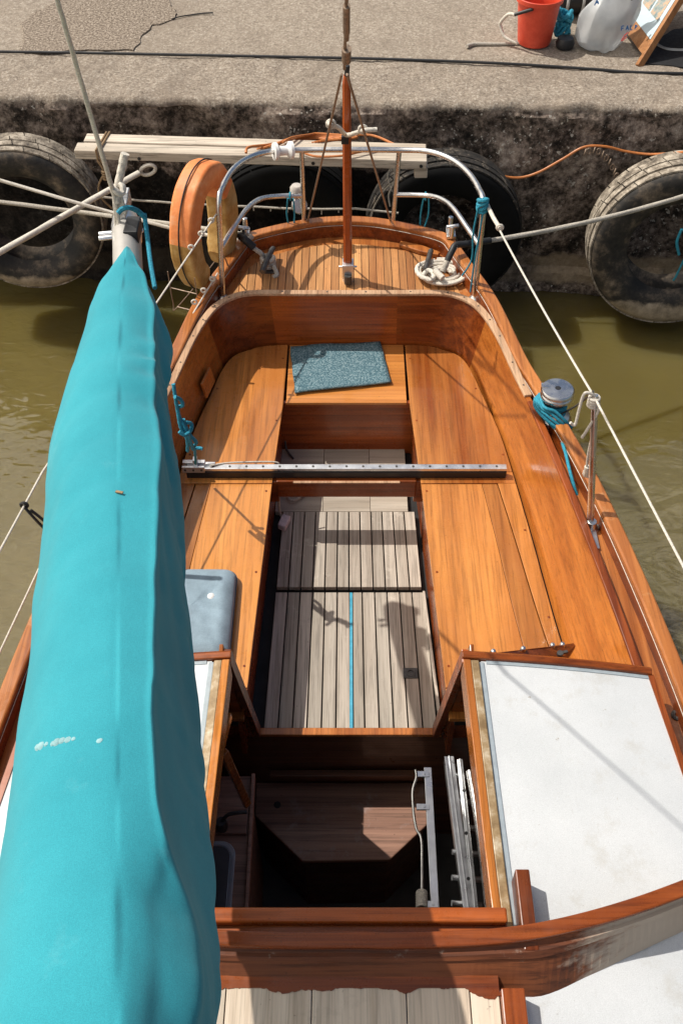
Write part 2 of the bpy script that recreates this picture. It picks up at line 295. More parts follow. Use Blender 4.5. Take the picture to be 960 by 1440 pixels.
# ------------------------------------------------------------------ mesh builder
class MB:
    def __init__(s): s.v, s.f, s.mi, s.sm, s.ti = [], [], [], [], []
    def add(s, vs, fs, mi=0, smooth=False, tint=.5):
        o = len(s.v); s.v += [V(q) for q in vs]; s.ti += [tint] * len(vs)
        for f in fs: s.f.append([i + o for i in f]); s.mi.append(mi); s.sm.append(smooth)
        return s
    def box(s, c, size, rot=None, mi=0, tint=None):
        hx, hy, hz = (q / 2 for q in size); c = V(c)
        m = rot.to_matrix() if hasattr(rot, 'to_matrix') else (rot or Matrix.Identity(3))
        vs = [c + m @ V((x * hx, y * hy, z * hz)) for x in (-1, 1) for y in (-1, 1) for z in (-1, 1)]
        fs = [(0, 1, 3, 2), (4, 6, 7, 5), (0, 4, 5, 1), (2, 3, 7, 6), (0, 2, 6, 4), (1, 5, 7, 3)]
        return s.add(vs, fs, mi, False, random.random() if tint is None else tint)
    def bar(s, a, b, wd, ht, up=(0, 0, 1), mi=0, tint=None):
        a, b = V(a), V(b); d = (b - a); L = d.length; d.normalize()
        sd = d.cross(V(up)).normalized(); u = sd.cross(d)
        m = Matrix((sd, d, u)).transposed()
        return s.box((a + b) / 2, (wd, L, ht), m, mi, tint)
    def poly(s, pts, z0, z1, mi=0, tint=None):        # extruded outline (top view)
        n = len(pts); vs = [V((p[0], p[1], z0)) for p in pts] + [V((p[0], p[1], z1)) for p in pts]
        ar = sum(pts[i][0] * pts[(i + 1) % n][1] - pts[(i + 1) % n][0] * pts[i][1] for i in range(n))
        idx = list(range(n)) if ar > 0 else list(range(n))[::-1]
        fs = [[i for i in idx[::-1]], [i + n for i in idx]]
        for k in range(n):
            a, b = idx[k], idx[(k + 1) % n]; fs.append([a, b, b + n, a + n])
        return s.add(vs, fs, mi, False, random.random() if tint is None else tint)
    def prism(s, pts, d, mi=0, tint=None):            # any planar outline swept by a vector
        n = len(pts); d = V(d); vs = [V(p) for p in pts] + [V(p) + d for p in pts]
        fs = [list(range(n))[::-1], [i + n for i in range(n)]] + [[i, (i + 1) % n, (i + 1) % n + n, i + n] for i in range(n)]
        return s.add(vs, fs, mi, False, random.random() if tint is None else tint)
    def rings(s, rings, closed=True, capa=True, capb=True, mi=0, smooth=True, tint=.5, loop=False):
        n = len(rings[0]); vs = [p for r in rings for p in r]; fs = []
        K = len(rings)
        for i in range(K if loop else K - 1):
            a0, b0 = i * n, ((i + 1) % K) * n
            for j in range(n if closed else n - 1):
                k = (j + 1) % n; fs.append((a0 + j, a0 + k, b0 + k, b0 + j))
        if closed and not loop:
            if capa: fs.append(tuple(range(n))[::-1])
            if capb: fs.append(tuple((K - 1) * n + j for j in range(n)))
        return s.add(vs, fs, mi, smooth, tint)
    def tube(s, pts, r, seg=8, mi=0, strands=0, pitch=.05, smoothpath=0, loop=False, caps=True, jitter=0):
        pts = [V(p) for p in pts]
        if smoothpath: pts = spline(pts, smoothpath, loop)
        if jitter: pts = [p + V(noise.noise_vector(p * 9)) * jitter for p in pts]
        n = len(pts); rs = r if isinstance(r, (list, tuple)) else [r] * n
        if len(rs) != n: rs = [rs[0] + (rs[-1] - rs[0]) * i / (n - 1) for i in range(n)]
        out = []; u = None; L = 0
        for i, p in enumerate(pts):
            if loop: d = pts[(i + 1) % n] - pts[i - 1]
            else: d = pts[min(i + 1, n - 1)] - pts[max(i - 1, 0)]
            if d.length < 1e-9: d = V((0, 0, 1))
            d.normalize()
            if u is None: u = d.orthogonal().normalized()
            u = (u - d * u.dot(d)).normalized(); wv = d.cross(u)
            if i: L += (p - pts[i - 1]).length
            ring = []
            for k in range(seg):
                a = 2 * math.pi * k / seg
                q = rs[i] * (1 + (.22 * abs(math.sin(strands * .5 * a + 2 * math.pi * L / pitch)) - .12 if strands else 0))
                ring.append(p + (u * math.cos(a) + wv * math.sin(a)) * q)
            out.append(ring)
        return s.rings(out, mi=mi, loop=loop, capa=caps, capb=caps)
    def cyl(s, a, b, r, r2=None, seg=20, mi=0, smooth=True):
        return s.tube([a, b], [r, r if r2 is None else r2], seg, mi)
    def lathe(s, prof, o=(0, 0, 0), axis='Z', seg=40, mi=0, rot=None, closed_prof=False):
        o = V(o); rr = []
        for k in range(seg):
            a = 2 * math.pi * k / seg; ring = []
            for r, h in prof:
                q = V((r * math.cos(a), r * math.sin(a), h))
                if axis == 'Y': q = V((q.x, -q.z, q.y))
                if axis == 'X': q = V((q.z, q.x, q.y))
                if rot is not None: q = rot @ q
                ring.append(o + q)
            rr.append(ring)
        n = len(prof); vs = [p for r in rr for p in r]; fs = []
        for i in range(seg):
            a0, b0 = i * n, ((i + 1) % seg) * n
            for j in range(n if closed_prof else n - 1):
                k = (j + 1) % n; fs.append((a0 + j, b0 + j, b0 + k, a0 + k))
        return s.add(vs, fs, mi, True)
    def islands(s):
        p = list(range(len(s.v)))
        def f(a):
            while p[a] != a: p[a] = p[p[a]]; a = p[a]
            return a
        for fc in s.f:
            for q in fc[1:]: p[f(fc[0])] = f(q)
        out = {}
        for k, fc in enumerate(s.f): out.setdefault(f(fc[0]), []).append(k)
        res = []
        for ks in out.values():
            m = MB(); ids = sorted({i for k in ks for i in s.f[k]}); ix = {i: n for n, i in enumerate(ids)}
            m.v = [s.v[i] for i in ids]; m.ti = [s.ti[i] for i in ids]
            for k in ks: m.f.append([ix[i] for i in s.f[k]]); m.mi.append(s.mi[k]); m.sm.append(s.sm[k])
            res.append(m)
        return res
    def build(s, name, mats, parent=None, bev=0, seg=2, sub=0, angle=35, auto=True):
        if name in SPLIT and auto:
            os_ = [m.build(name, mats, parent, bev, seg, sub, angle, False) for m in s.islands()]
            return os_[0]
        me = bpy.data.meshes.new(name); me.from_pydata([tuple(q) for q in s.v], [], s.f)
        for p, i, sm in zip(me.polygons, s.mi, s.sm): p.material_index = i; p.use_smooth = sm
        for m in (mats if isinstance(mats, (list, tuple)) else [mats]): me.materials.append(M[m] if isinstance(m, str) else m)
        at = me.attributes.new("tint", 'FLOAT', 'POINT'); at.data.foreach_set("value", s.ti)
        bm = bmesh.new(); bm.from_mesh(me); bmesh.ops.recalc_face_normals(bm, faces=bm.faces); bm.to_mesh(me); bm.free()
        me.update()
        if any(s.sm): me.set_sharp_from_angle(angle=R(42))
        o = bpy.data.objects.new(name, me); col.objects.link(o)
        if parent is not None:
            o.parent = parent
            o.matrix_parent_inverse = WM[parent.name].inverted() if parent.name in WM else Matrix.Identity(4)
        if bev:
            b = o.modifiers.new("bevel", 'BEVEL'); b.width = bev; b.segments = seg; b.limit_method = 'ANGLE'; b.angle_limit = R(angle)
        if sub:
            b = o.modifiers.new("subdivision", 'SUBSURF'); b.levels = sub; b.render_levels = sub
        return o
SPLIT = set("aft_bench bag_handle bench_edging bench_front frame_post bridge_beam cabin_lining coaming_moulding coaming_side deck_filler hatch_runner locker_lid mustard_cover plank pushpit_foot sole_board flap_stud ladder_rivet bench_bearer boom_sheave staff_cleat board_frame galley_counter rear_leaf".split())
WM = {}
def spline(pts, n=8, loop=False):
    out = []; N = len(pts)
    for i in range(N if loop else N - 1):
        g = lambda k: pts[k % N] if loop else pts[max(0, min(N - 1, k))]
        p0, p1, p2, p3 = g(i - 1), g(i), g(i + 1), g(i + 2)
        for k in range(n):
            t = k / n; t2, t3 = t * t, t * t * t
            out.append(.5 * ((2 * p1) + (p2 - p0) * t + (2 * p0 - 5 * p1 + 4 * p2 - p3) * t2 + (3 * p1 - p0 - 3 * p2 + p3) * t3))
    if not loop: out.append(V(pts[-1]))
    return out
def tag(o, label, cat=None, group=None, kind=None):
    if label: o['label'] = label
    if cat: o['category'] = cat
    if group: o['group'] = group
    if kind: o['kind'] = kind
    return o
def thing(name, label, cat, loc=(0, 0, 0), group=None):
    o = bpy.data.objects.new(name, None); o.empty_display_size = .1; col.objects.link(o); o.location = loc
    WM[o.name] = Matrix.Translation(V(loc)); return tag(o, label, cat, group)
def sag(a, b, s, n=24):
    a, b = V(a), V(b); return [a.lerp(b, i / n) - V((0, 0, s * 4 * (i / n) * (1 - i / n))) for i in range(n + 1)]
def interp(tab, x):
    if x <= tab[0][0]: return tab[0][1]
    for (a, p), (b, q) in zip(tab, tab[1:]):
        if x <= b: return p + (q - p) * (x - a) / (b - a)
    return tab[-1][1]

# ================================================================== SETTING
QZ = 1.33
QA = R(-2.05)                                   # the quay runs slightly askew to the boat
QM = Matrix.Rotation(QA, 3, 'Z')
def Q(x, d, z): return V((0, 5.905, 0)) + QM @ V((x, d, z))     # d = metres back from the quay face
def axisx(fine, lo, hi, far):
    xs = []; x = -far
    while x < lo: xs.append(x); x += .5
    x = lo
    while x < hi: xs.append(x); x += fine
    while x <= far: xs.append(x); x += .5
    return xs
xs = axisx(.022, -2.9, 2.9, 14)
prof = []
z = -.6
while z < QZ - .04: prof.append((0, z)); z += .03
for k in range(7):
    a = math.pi / 2 * k / 6; prof.append((.045 - .045 * math.cos(a), QZ - .045 + .045 * math.sin(a)))
d = .07
while d < .6: prof.append((d, QZ)); d += .03
rings = []
for x_ in xs:
    ring = []
    for d_, z_ in prof:
        q = V((x_, d_, z_)); face = 1 if z_ < QZ - .05 else (.5 if d_ < .06 else .22)
        n1 = noise.fractal(q * 3.1, 1, 2.1, 5); n2 = noise.noise(q * 17); n3 = noise.noise(V((x_ * 1.3, 4, z_ * 1.3)))
        dd = d_ - face * (.035 * n1 + .012 * n2) - (.05 * n3 if z_ < QZ - .05 else 0)
        if d_ < .06 and z_ > QZ - .2: dd += .035 * max(0, noise.noise(V((x_ * 4.5, 1, 2))))
        zz = z_ + (.012 * n1 + .006 * n2) * (1 if d_ > .02 else .6) - (.03 * max(0, noise.noise(V((x_ * 3, 7, 1)))) if d_ < .09 and z_ > QZ - .06 else 0)
        if z_ < .16 and 0.5 < x_ < 2.2: dd -= .05
        ring.append(Q(x_, dd, zz))
    rings.append(ring)
mb = MB(); mb.rings(rings, closed=False, smooth=True)
tag(mb.build('quay_wall', 'quay_face'), "rough stained concrete harbour wall with black weed and pale lichen behind the stern", "wall")
mb = MB()
ys = [.58 + .06 * i for i in range(28)] + [2.3, 2.8, 4, 8, 20, 70]
xs2 = axisx(.07, -3, 3, 30)
rings = []
for x_ in xs2:
    rings.append([Q(x_, d_, QZ - .004 + .006 * noise.fractal(V((x_, d_, 0)) * 4, 1, 2, 4) + (.004 if d_ > .6 else -.02)) for d_ in ys])
mb.rings(rings, closed=False)
tag(mb.build('pavement', 'quay_top'), None, kind='structure')
# older darker patch let into the paving
out = [P(px, py, QZ + .008) for px, py in [(-40, 73), (30, 71), (36, 50), (30, 34), (50, 18), (80, 4), (120, -40), (235, -60), (238, 5), (252, 18), (243, 27), (215, 36), (202, 48), (190, 69), (120, 70), (60, 72)]]
out = out[1:]
def rough_edge(pts, amp, n=10):
    r = []
    for i in range(len(pts)):
        a, b = pts[i], pts[(i + 1) % len(pts)]
        for k in range(n):
            q = a.lerp(b, k / n); r.append(q + V((noise.noise(q * 14), noise.noise(q * 14 + V((9, 0, 0))), 0)) * amp)
    return r
mb = MB(); mb.poly([(q.x, q.y) for q in rough_edge(out, .025)], QZ - .02, QZ + .010); tag(mb.build('pavement_patch', 'patch'), None, kind='structure')
mb = MB(); cc = [P(242, 27, QZ + .01), P(256, 23, QZ + .01), P(275, 20, QZ + .01), P(300, 18, QZ + .01)]
mb.tube(cc, [.004, .006], 6, smoothpath=5, jitter=.006); tag(mb.build('weed_strip', 'black_hose'), "thin dark crack of dirt beside the old patch in the quay paving", "crack")

# ================================================================== BOAT
boat = thing('sailing_boat', "varnished wooden sailing boat with open cockpit moored stern to the quay", "sailing boat", (0, 2.5, 0))
BZ, SZ, DZ, RZ = .80, .45, 1.05, 1.15
def mir(pts): return [V((-p.x, p.y, p.z)) for p in pts[::-1]]
outer = [(0, 4.94), (.15, 4.925), (.29, 4.885), (.42, 4.835), (.52, 4.785), (.575, 4.735), (.605, 4.66), (.66, 4.50), (.768, 4.17), (.858, 3.715), (.914, 3.50), (1.03, 3.02), (1.117, 2.57), (1.205, 1.96), (1.27, 1.3), (1.30, .6), (1.29, -.2), (1.18, -1.2), (.92, -2.2), (.5, -3.1), (.02, -3.9)]
outer = spline([V((x, y, 0)) for x, y in outer], 5)
def offset(path, d, end=None):
    r = []
    for i, p in enumerate(path):
        a, b = path[max(0, i - 1)], path[min(len(path) - 1, i + 1)]
        t_ = (b - a).normalized(); nrm = V((-t_.y, t_.x, 0))      # to the left of travel: outward
        q = p + nrm * d
        if i == 0: q.x = 0
        r.append(V((max(q.x, 0), q.y, 0)))
    return r
def full(path): return mir(path)[:-1] + path          # left bow -> stern -> right bow
def zed(path, z): return [V((p.x, p.y, z if not callable(z) else z(p))) for p in path]
def strip(a, b): return a, b
def lift(y): u = min(1, max(0, (3.7 - y) / .8)); return .048 * u * u * (3 - 2 * u)
def solid(mb_, o, i_, z0, z1, mi=0, tint=.5):           # ribbon solid between two plan paths
    rr = []
    for p, q in zip(o, i_): rr.append([V((p.x, p.y, z0)), V((p.x, p.y, z1 + .6 * lift(p.y))), V((q.x, q.y, z1 + .6 * lift(p.y))), V((q.x, q.y, z0 + (.6 * lift(p.y) if z0 > 1.1 else 0)))])
    mb_.rings(rr, smooth=False, tint=tint)
Oo, Oi = full(outer), full(offset(outer, -.058))
Bi, Bo = full(offset(outer, -.062)), full(offset(outer, -.012))
# check direction: offset must move inward for negative
if Oi[len(Oi) // 2].y > Oo[len(Oo) // 2].y:
    Oi, Bi, Bo = full(offset(outer, .058)), full(offset(outer, .062)), full(offset(outer, .012)); SGN = -1
else: SGN = 1
def inset(d): return full(offset(outer, -d * SGN))
# hull
hull = []
for z_, ins in ((1.12, .014), (.95, .016), (.7, .03), (.4, .06), (.1, .12), (-.15, .22), (-.5, .34), (-.85, .75)):
    hull.append([V((p.x * (1 if z_ > .3 else .97), p.y - (0 if p.y < 3 else (1.12 - z_) * .30 * (p.y - 3) / 1.9), z_)) for p in inset(ins)])
mb = MB(); mb.rings([list(c) for c in zip(*hull)], closed=False); mb.build('hull', 'mahog', boat)
wl = [a.lerp(b, .5) for a, b in zip(hull[4], hull[5])]        # just inside the skin at the waterline
cw = V((0, 1.2, 0)); rings_ = []
for kk in (0.0, .05, .2, .6, 2, 8, 60, 200):
    rings_.append([V((p.x, p.y, 0)) + (V((p.x, p.y, 0)) - cw).normalized() * kk for p in wl])
mb = MB(); mb.rings(rings_, closed=True, capa=False, capb=False, smooth=False)
tag(mb.build('water', 'water'), None, kind='structure')
mb = MB(); solid(mb, Bi, Bo, DZ - .03, 1.122); mb.build('bulwark', 'mahog', boat)
mb = MB(); solid(mb, Oo, Oi, 1.120, RZ); mb.build('cap_rail', 'rail', boat, bev=.009, seg=3)
# cockpit coaming outline: bottom (bench height) and top
cb = [(487, 483), (550, 483), (600, 485), (625, 491), (647, 500), (663, 519), (679, 553), (698, 594), (714, 637), (746, 745), (790, 900)]
cbot = [P(x, y, BZ) for x, y in cb] + [V((.955, 1.93, BZ))]
cbot[0].x = 0
ct = [(487, 415, 1.11), (550, 415, 1.11), (618, 415, 1.11), (647, 421, 1.112), (669, 434, 1.115), (687, 456, 1.12), (703, 484, 1.125), (724, 530, 1.13), (742, 566, 1.133), (790, 674, 1.14), (852, 829, 1.14)]
ctop = [P(x, y, z) for x, y, z in ct] + [V((1.045, 1.93, 1.14))]
ctop[0].x = 0
cbot, ctop = spline(cbot, 8), spline(ctop, 8)
def nrm2(path, i):
    a, b = path[max(0, i - 1)], path[min(len(path) - 1, i + 1)]; t_ = (b - a); t_.z = 0; t_.normalize()
    n_ = V((t_.y, -t_.x, 0)); return n_ if SGN else n_
cen = V((0, 3, 0))
def outn(path, i):
    n_ = nrm2(path, i)
    if n_.dot(V((path[i].x, path[i].y, 0)) - cen) < 0: n_ = -n_
    if i == 0: n_ = V((0, 1, 0))
    return n_
ctout = [p + outn(ctop, i) * .024 for i, p in enumerate(ctop)]
rr = []
for i in range(len(cbot)):
    n_ = outn(ctop, i); b = cbot[i]; tp = ctop[i]
    rr.append([b - V((0, 0, .05)), tp, tp + n_ * .022, b + n_ * .03 - V((0, 0, .05))])
rl = [[V((-q.x, q.y, q.z)) for q in r] for r in rr[::-1]][:-1]
# separate side and aft boards of the coaming (scarf joints at the corners)
k1 = 38
mb = MB(); mb.rings(rr[k1:], smooth=True, tint=.75); mb.rings([[V((-q.x, q.y, q.z)) for q in r] for r in rr[k1:]], smooth=True, tint=.2)
mb.build('coaming_side', 'coaming', boat)
mb = MB(); aft = rl[len(rl) - k1:] + rr[:k1 + 1]; n3 = len(aft); c1_, c2_ = int(n3 * .33), int(n3 * .62)
for (i0_, i1_, ti_) in ((0, c1_, .30), (c1_, c2_, .75), (c2_, n3 - 1, .45)):
    mb = MB(); mb.rings(aft[i0_:i1_ + 1], smooth=True, tint=ti_); mb.build('coaming_aft', 'mahog_x', boat)
# pale bare capping over the aft part, varnished capping forward
def capstrip(i0, i1, wd, h, name, mat, both=True):
    r_ = []
    for i in range(i0, i1 + 1):
        n_ = outn(ctop, i); tp = ctop[i]
        r_.append([tp - n_ * .007 + V((0, 0, -.004)), tp - n_ * .006 + V((0, 0, h)), tp + n_ * wd + V((0, 0, h)), tp + n_ * (wd + .002) + V((0, 0, -.004))])
    l_ = [[V((-q.x, q.y, q.z)) for q in r] for r in r_[::-1]]
    mb = MB()
    if i0 == 0: mb.rings(l_[:-1] + r_, smooth=False)
    else: mb.rings(r_, smooth=False); mb.rings(l_, smooth=False)
    return mb.build(name, mat, boat, bev=.004)
KC = 63
capstrip(0, KC, .030, .012, 'coaming_cap', 'cap')
capstrip(KC + 1, len(ctop) - 1, .026, .010, 'coaming_moulding', 'mahog')
# screws plugs along the cap
mb = MB()
for i in range(4, KC, 7):
    for s_ in (-1, 1):
        q = ctop[i] + outn(ctop, i) * .012; mb.cyl((s_ * q.x, q.y, q.z + .011), (s_ * q.x, q.y, q.z + .0135), .0045, seg=8)
mb.build('cap_screw', 'dark_metal', boat)
# side decks and aft covering board: sheet between coaming and bulwark
def resample(path, n):
    L = [0]
    for a, b in zip(path, path[1:]): L.append(L[-1] + (b - a).length)
    r = []; j = 0
    for k in range(n):
        s_ = L[-1] * k / (n - 1)
        while j < len(L) - 2 and L[j + 1] < s_: j += 1
        r.append(path[j].lerp(path[j + 1], (s_ - L[j]) / max(1e-9, L[j + 1] - L[j])))
    return r
inner = offset(outer, -.055 * SGN)
def at_y(path, y):                    # half beam at a station
    for a, b in zip(path, path[1:]):
        if min(a.y, b.y) <= y <= max(a.y, b.y) and a.x > .4: return a.x + (b.x - a.x) * (y - a.y) / (b.y - a.y + 1e-9)
    return path[-1].x
cpath = [V((p.x, p.y, 0)) + outn(ctop, i) * .012 for i, p in enumerate(ctop)] + [V((1.06, .9, 0)), V((1.06, -.2, 0)), V((.95, -1.1, 0)), V((.4, -2.0, 0)), V((0, -2.2, 0))]
ka = 44
ia = min(range(len(inner)), key=lambda k: abs(inner[k].y - cpath[ka].y) + (0 if inner[k].x > .5 else 9))
A = resample(cpath[:ka + 1], 40) + resample(cpath[ka:], 60)[1:]
B = resample(inner[:ia + 1], 40) + resample(inner[ia:], 60)[1:]
mb = MB(); A2, B2 = [V((-p.x, p.y, 0)) for p in A[::-1]][:-1] + A, [V((-p.x, p.y, 0)) for p in B[::-1]][:-1] + B
mb.rings([[V((a.x, a.y, DZ + lift(a.y))), V((b.x, b.y, DZ + lift(a.y)))] for a, b in zip(A2, B2)], closed=False, smooth=False)
mb.build('side_deck', 'rail', boat)
mb = MB(); ys_ = [2.3 - .1 * k for k in range(50)]
for s_ in (-1, 1): mb.rings([[V((s_ * (at_y(inner, y) - (.22 if y < 1.9 else .075)), y, DZ + .044)), V((s_ * (at_y(inner, y) + .004), y, DZ + .044))] for y in ys_ if y > -2.4], closed=False, smooth=False)
mb.build('deck_edge', 'rail', boat)
# teak planks of the aft deck
mb = MB(); pitch = .0405
def tail_y(x):
    best = None
    for a, b in zip(inner, inner[1:]):
        if min(a.x, b.x) <= abs(x) <= max(a.x, b.x) and a.y > 4: return a.y + (b.y - a.y) * (abs(x) - a.x) / (b.x - a.x + 1e-9)
    return 4.3
def coam_y(x):
    for a, b in zip(cpath, cpath[1:]):
        if min(a.x, b.x) <= abs(x) <= max(a.x, b.x): return a.y + (b.y - a.y) * (abs(x) - a.x) / (b.x - a.x + 1e-9)
    return 4.0
for k in range(-15, 15):
    x0, x1 = k * pitch + .0015, (k + 1) * pitch - .0015
    m_ = (x0 + x1) / 2
    def ye(x): 
        lim = tail_y(x) - .085 - .06 * max(0, (abs(x) - .30) / .25) ** 2
        return lim
    y0 = [coam_y(x) - .002 for x in (x0, x1)]; y1 = [ye(x) for x in (x0, x1)]
    if min(y1) - max(y0) < .05: continue
    mb.poly([(x0, y0[0]), (x1, y0[1]), (x1, y1[1]), (x0, y1[0])], DZ - .01, DZ + .007)
o = mb.build('deck_planking', 'teak', boat, bev=.0012, seg=1)
mb = MB(); pts = [(x / 40 * .565, 0) for x in range(-40, 41)]
bot = [(x, coam_y(x) - .01) for x, _ in pts]; top = [(x, tail_y(x) - .083 - .06 * max(0, (abs(x) - .30) / .25) ** 2) for x, _ in pts]
top = [(x, max(y, coam_y(x) + .0)) for x, y in top]
mb.poly(bot + top[::-1], DZ - .012, DZ + .003); mb.build('deck_caulking', 'caulk', boat)
# quarter knees in the stern corners
mb = MB()
for s_ in (1,):
    mb.poly([(s_ * .30, 4.80), (s_ * .42, 4.755), (s_ * .515, 4.69), (s_ * .50, 4.665), (s_ * .40, 4.70), (s_ * .29, 4.765)], DZ + .004, DZ + .028)
mb.build('quarter_knee', 'rail', boat, bev=.004)

# cockpit sole
def edgeX(y): return interp([(1.9, .398), (2.15, .39), (3.15, .352), (3.3, .345), (3.76, .32), (4.3, .312)], y)
mb = MB(); mb.box((0, 3.05, SZ - .05), (.86, 1.84, .03), tint=.5); mb.build('sole_bearer', 'caulk', boat)
mb = MB()
for x0, x1 in ((-.36, -.12), (-.118, .12), (.122, .31)): mb.poly([(x0, 3.345), (x1, 3.345), (x1, 3.92), (x0, 3.92)], SZ - .03, SZ)
mb.build('sole_board', 'ply', boat, bev=.0015)
pan = thing
mb = MB(); p_ = .0562
for k in range(-6, 6):
    x0 = k * p_ + .012
    a, b = x0 + .003, x0 + p_ - .003
    sp = 1.0 + 0
    mb.poly([(a * 1.02, 2.862), (b * 1.02, 2.862), (b * 0.985, 3.338), (a * 0.985, 3.338)], SZ - .02, SZ + .006)
mb.build('sole_grating', 'sole', boat, bev=.0015, seg=1)
mb = MB(); p_ = .0592
for k in range(-6, 6):
    x0 = k * p_ + .016
    a, b = x0 + .003, x0 + p_ - .003
    if k == 0: a += .012
    mb.poly([(a * 1.035, 2.118), (b * 1.035, 2.118), (b * 0.985, 2.835), (a * 0.985, 2.835)], SZ - .025, SZ)
mb.poly([(.392, 2.118), (.405, 2.118), (.368, 2.835), (.357, 2.835)], SZ - .02, SZ + .012)
mb.build('sole_grating', 'sole', boat, bev=.0015, seg=1)
mb = MB(); mb.poly([(.0135, 2.118), (.027, 2.118), (.0275, 2.835), (.0155, 2.835)], SZ - .02, SZ - .002); mb.build('blue_strip', 'bluestrip', boat)
q = P(577, 947, SZ)
mb = MB(); mb.box(q + V((0, 0, .002)), (.064, .052, .006)); mb.lathe([(.018, .005), (.02, .009), (.012, .009), (.011, .004)], q, seg=20)
mb.build('floor_ring', 'dark_metal', boat, bev=.001)
q = P(486, 690, SZ); mb = MB(); mb.tube([q + V((math.cos(a) * .022, math.sin(a) * .018, .006)) for a in [i * .4 for i in range(16)]], .003, 6, loop=True); mb.build('lifting_ring', 'steel', boat)
# sill at the forward end of the sole, bulkhead beneath it
mb = MB(); mb.box((0, 2.098, SZ - .002), (.80, .034, .022), tint=.9); mb.build('companionway_sill', 'rail', boat, bev=.004)
mb = MB(); mb.box((0, 2.10, -.06), (1.9, .02, .98)); mb.bar((-.34, 2.07, .12), (.34, 2.07, .12), .03, .04)
mb.build('bridge_bulkhead', 'dark_wood', boat, bev=.002)
# bench fronts
mb = MB()
for s_ in (-1, 1):
    for (ya, yb) in ((2.02, 3.27), (3.27, 3.78)):
        a, b = s_ * (edgeX(ya) + .022), s_ * (edgeX(yb) + .022)
        mb.prism([(a, ya, SZ - .04), (b, yb, SZ - .04), (b, yb, BZ - .024), (a, ya, BZ - .024)], (s_ * .018, 0, 0))
mb.build('bench_front', 'mahog', boat)
mb = MB(); mb.box((0, 3.80, .60), (.72, .02, .36)); mb.build('aft_bench_front', 'mahog_x', boat)
# side benches
cin = [V((p.x, p.y, 0)) - outn(cbot, i) * .007 for i, p in enumerate(cbot)]
def cin_x(y): 
    for a, b in zip(cin, cin[1:]):
        if min(a.y, b.y) <= y <= max(a.y, b.y) and a.x > .55: return a.x + (b.x - a.x) * (y - a.y) / (b.y - a.y + 1e-9)
    return .955
def ylist(a, b, n=14): return [a + (b - a) * i / n for i in range(n + 1)]
def board(mb_, s_, y0, y1, fin, fout, tint):
    ysl = ylist(y0, y1)
    pts = [(s_ * fin(y), y) for y in ysl] + [(s_ * fout(y), y) for y in ysl[::-1]]
    mb_.poly(pts, BZ - .022, BZ, tint=tint)
for s_, nm in ((-1, 'l'), (1, 'r')):
    mb = MB()
    # aft length with rounded corner under the coaming
    corner = [(p.x, p.y) for p in cin if p.x > .315 and p.y > 3.285]
    pts = [(edgeX(3.285), 3.285), (edgeX(3.75), 3.75), (.314, 4.225)] + corner + [(cin_x(3.285), 3.285)]
    mb.poly([(s_ * x, y) for x, y in pts], BZ - .022, BZ, tint=.45 if s_ > 0 else .7)
    o1 = mb.build('bench_top', 'bench', boat, bev=.003)
    mb = MB()
    lid = lambda y: cin_x(y) - interp([(2.0, .045), (3.2, .085)], y)
    mid = lambda y: lid(y) - interp([(2.0, .115), (3.2, .075)], y)
    board(mb, s_, 2.10, 3.205, edgeX, lambda y: mid(y) - .0008, .55)
    board(mb, s_, 2.10, 3.205, lambda y: mid(y) + .0008, lambda y: lid(y) - .004, .15)
    o2 = mb.build('locker_lid', 'bench', boat, bev=.002)
    mb = MB(); board(mb, s_, 1.96, 3.21, lambda y: lid(y) + .001, cin_x, .35)
    board(mb, s_, 3.211, 3.283, edgeX, cin_x, .65)
    board(mb, s_, 1.96, 2.095, edgeX, lambda y: lid(y) - .001, .6)
    mb.build('bench_edging', 'bench', boat, bev=.002)
mb = MB()
for s_ in (-1, 1):
    for k in range(9):
        y = 2.2 + k * .24
        if 3.16 < y < 3.33: continue
        x = (cin_x(y) - .02) if k % 2 else edgeX(y) + .022
        mb.cyl((s_ * x, y, BZ - .001), (s_ * x, y, BZ + .0012), .0055, seg=12)
mb.build('wood_plug', 'mahog', boat)
# dark bearers under the joints
mb = MB()
for s_ in (-1, 1):
    mb.poly([(s_ * .42, 1.96), (s_ * .95, 1.96), (s_ * .86, 2.9), (s_ * .76, 3.5), (s_ * .6, 4.15), (s_ * .3, 4.22), (s_ * .36, 3.5)], BZ - .05, BZ - .026)
mb.build('bench_bearer', 'caulk', boat)
mb = MB(); mb.poly([(-.306, 3.775), (.306, 3.775), (.306, 4.0), (-.306, 4.0)], BZ - .02, BZ - .004, tint=.6); mb.poly([(-.306, 4.001), (.306, 4.001), (.306, 4.24), (-.306, 4.24)], BZ - .02, BZ - .004, tint=.4)
mb.build('aft_bench', 'bench_x', boat, bev=.003)
# small locker door in the port coaming
mb = MB(); i = 43; a, b, c, d_ = cbot[46], cbot[51], ctop[51], ctop[46]
fn = lambda p: V((-p.x + .012, p.y, p.z))
mb.prism([fn(a.lerp(d_, .12)), fn(b.lerp(c, .12)), fn(b.lerp(c, .42)), fn(a.lerp(d_, .42))], (.012, 0, 0)); mb.build('coaming_block', 'coaming', boat, bev=.003)

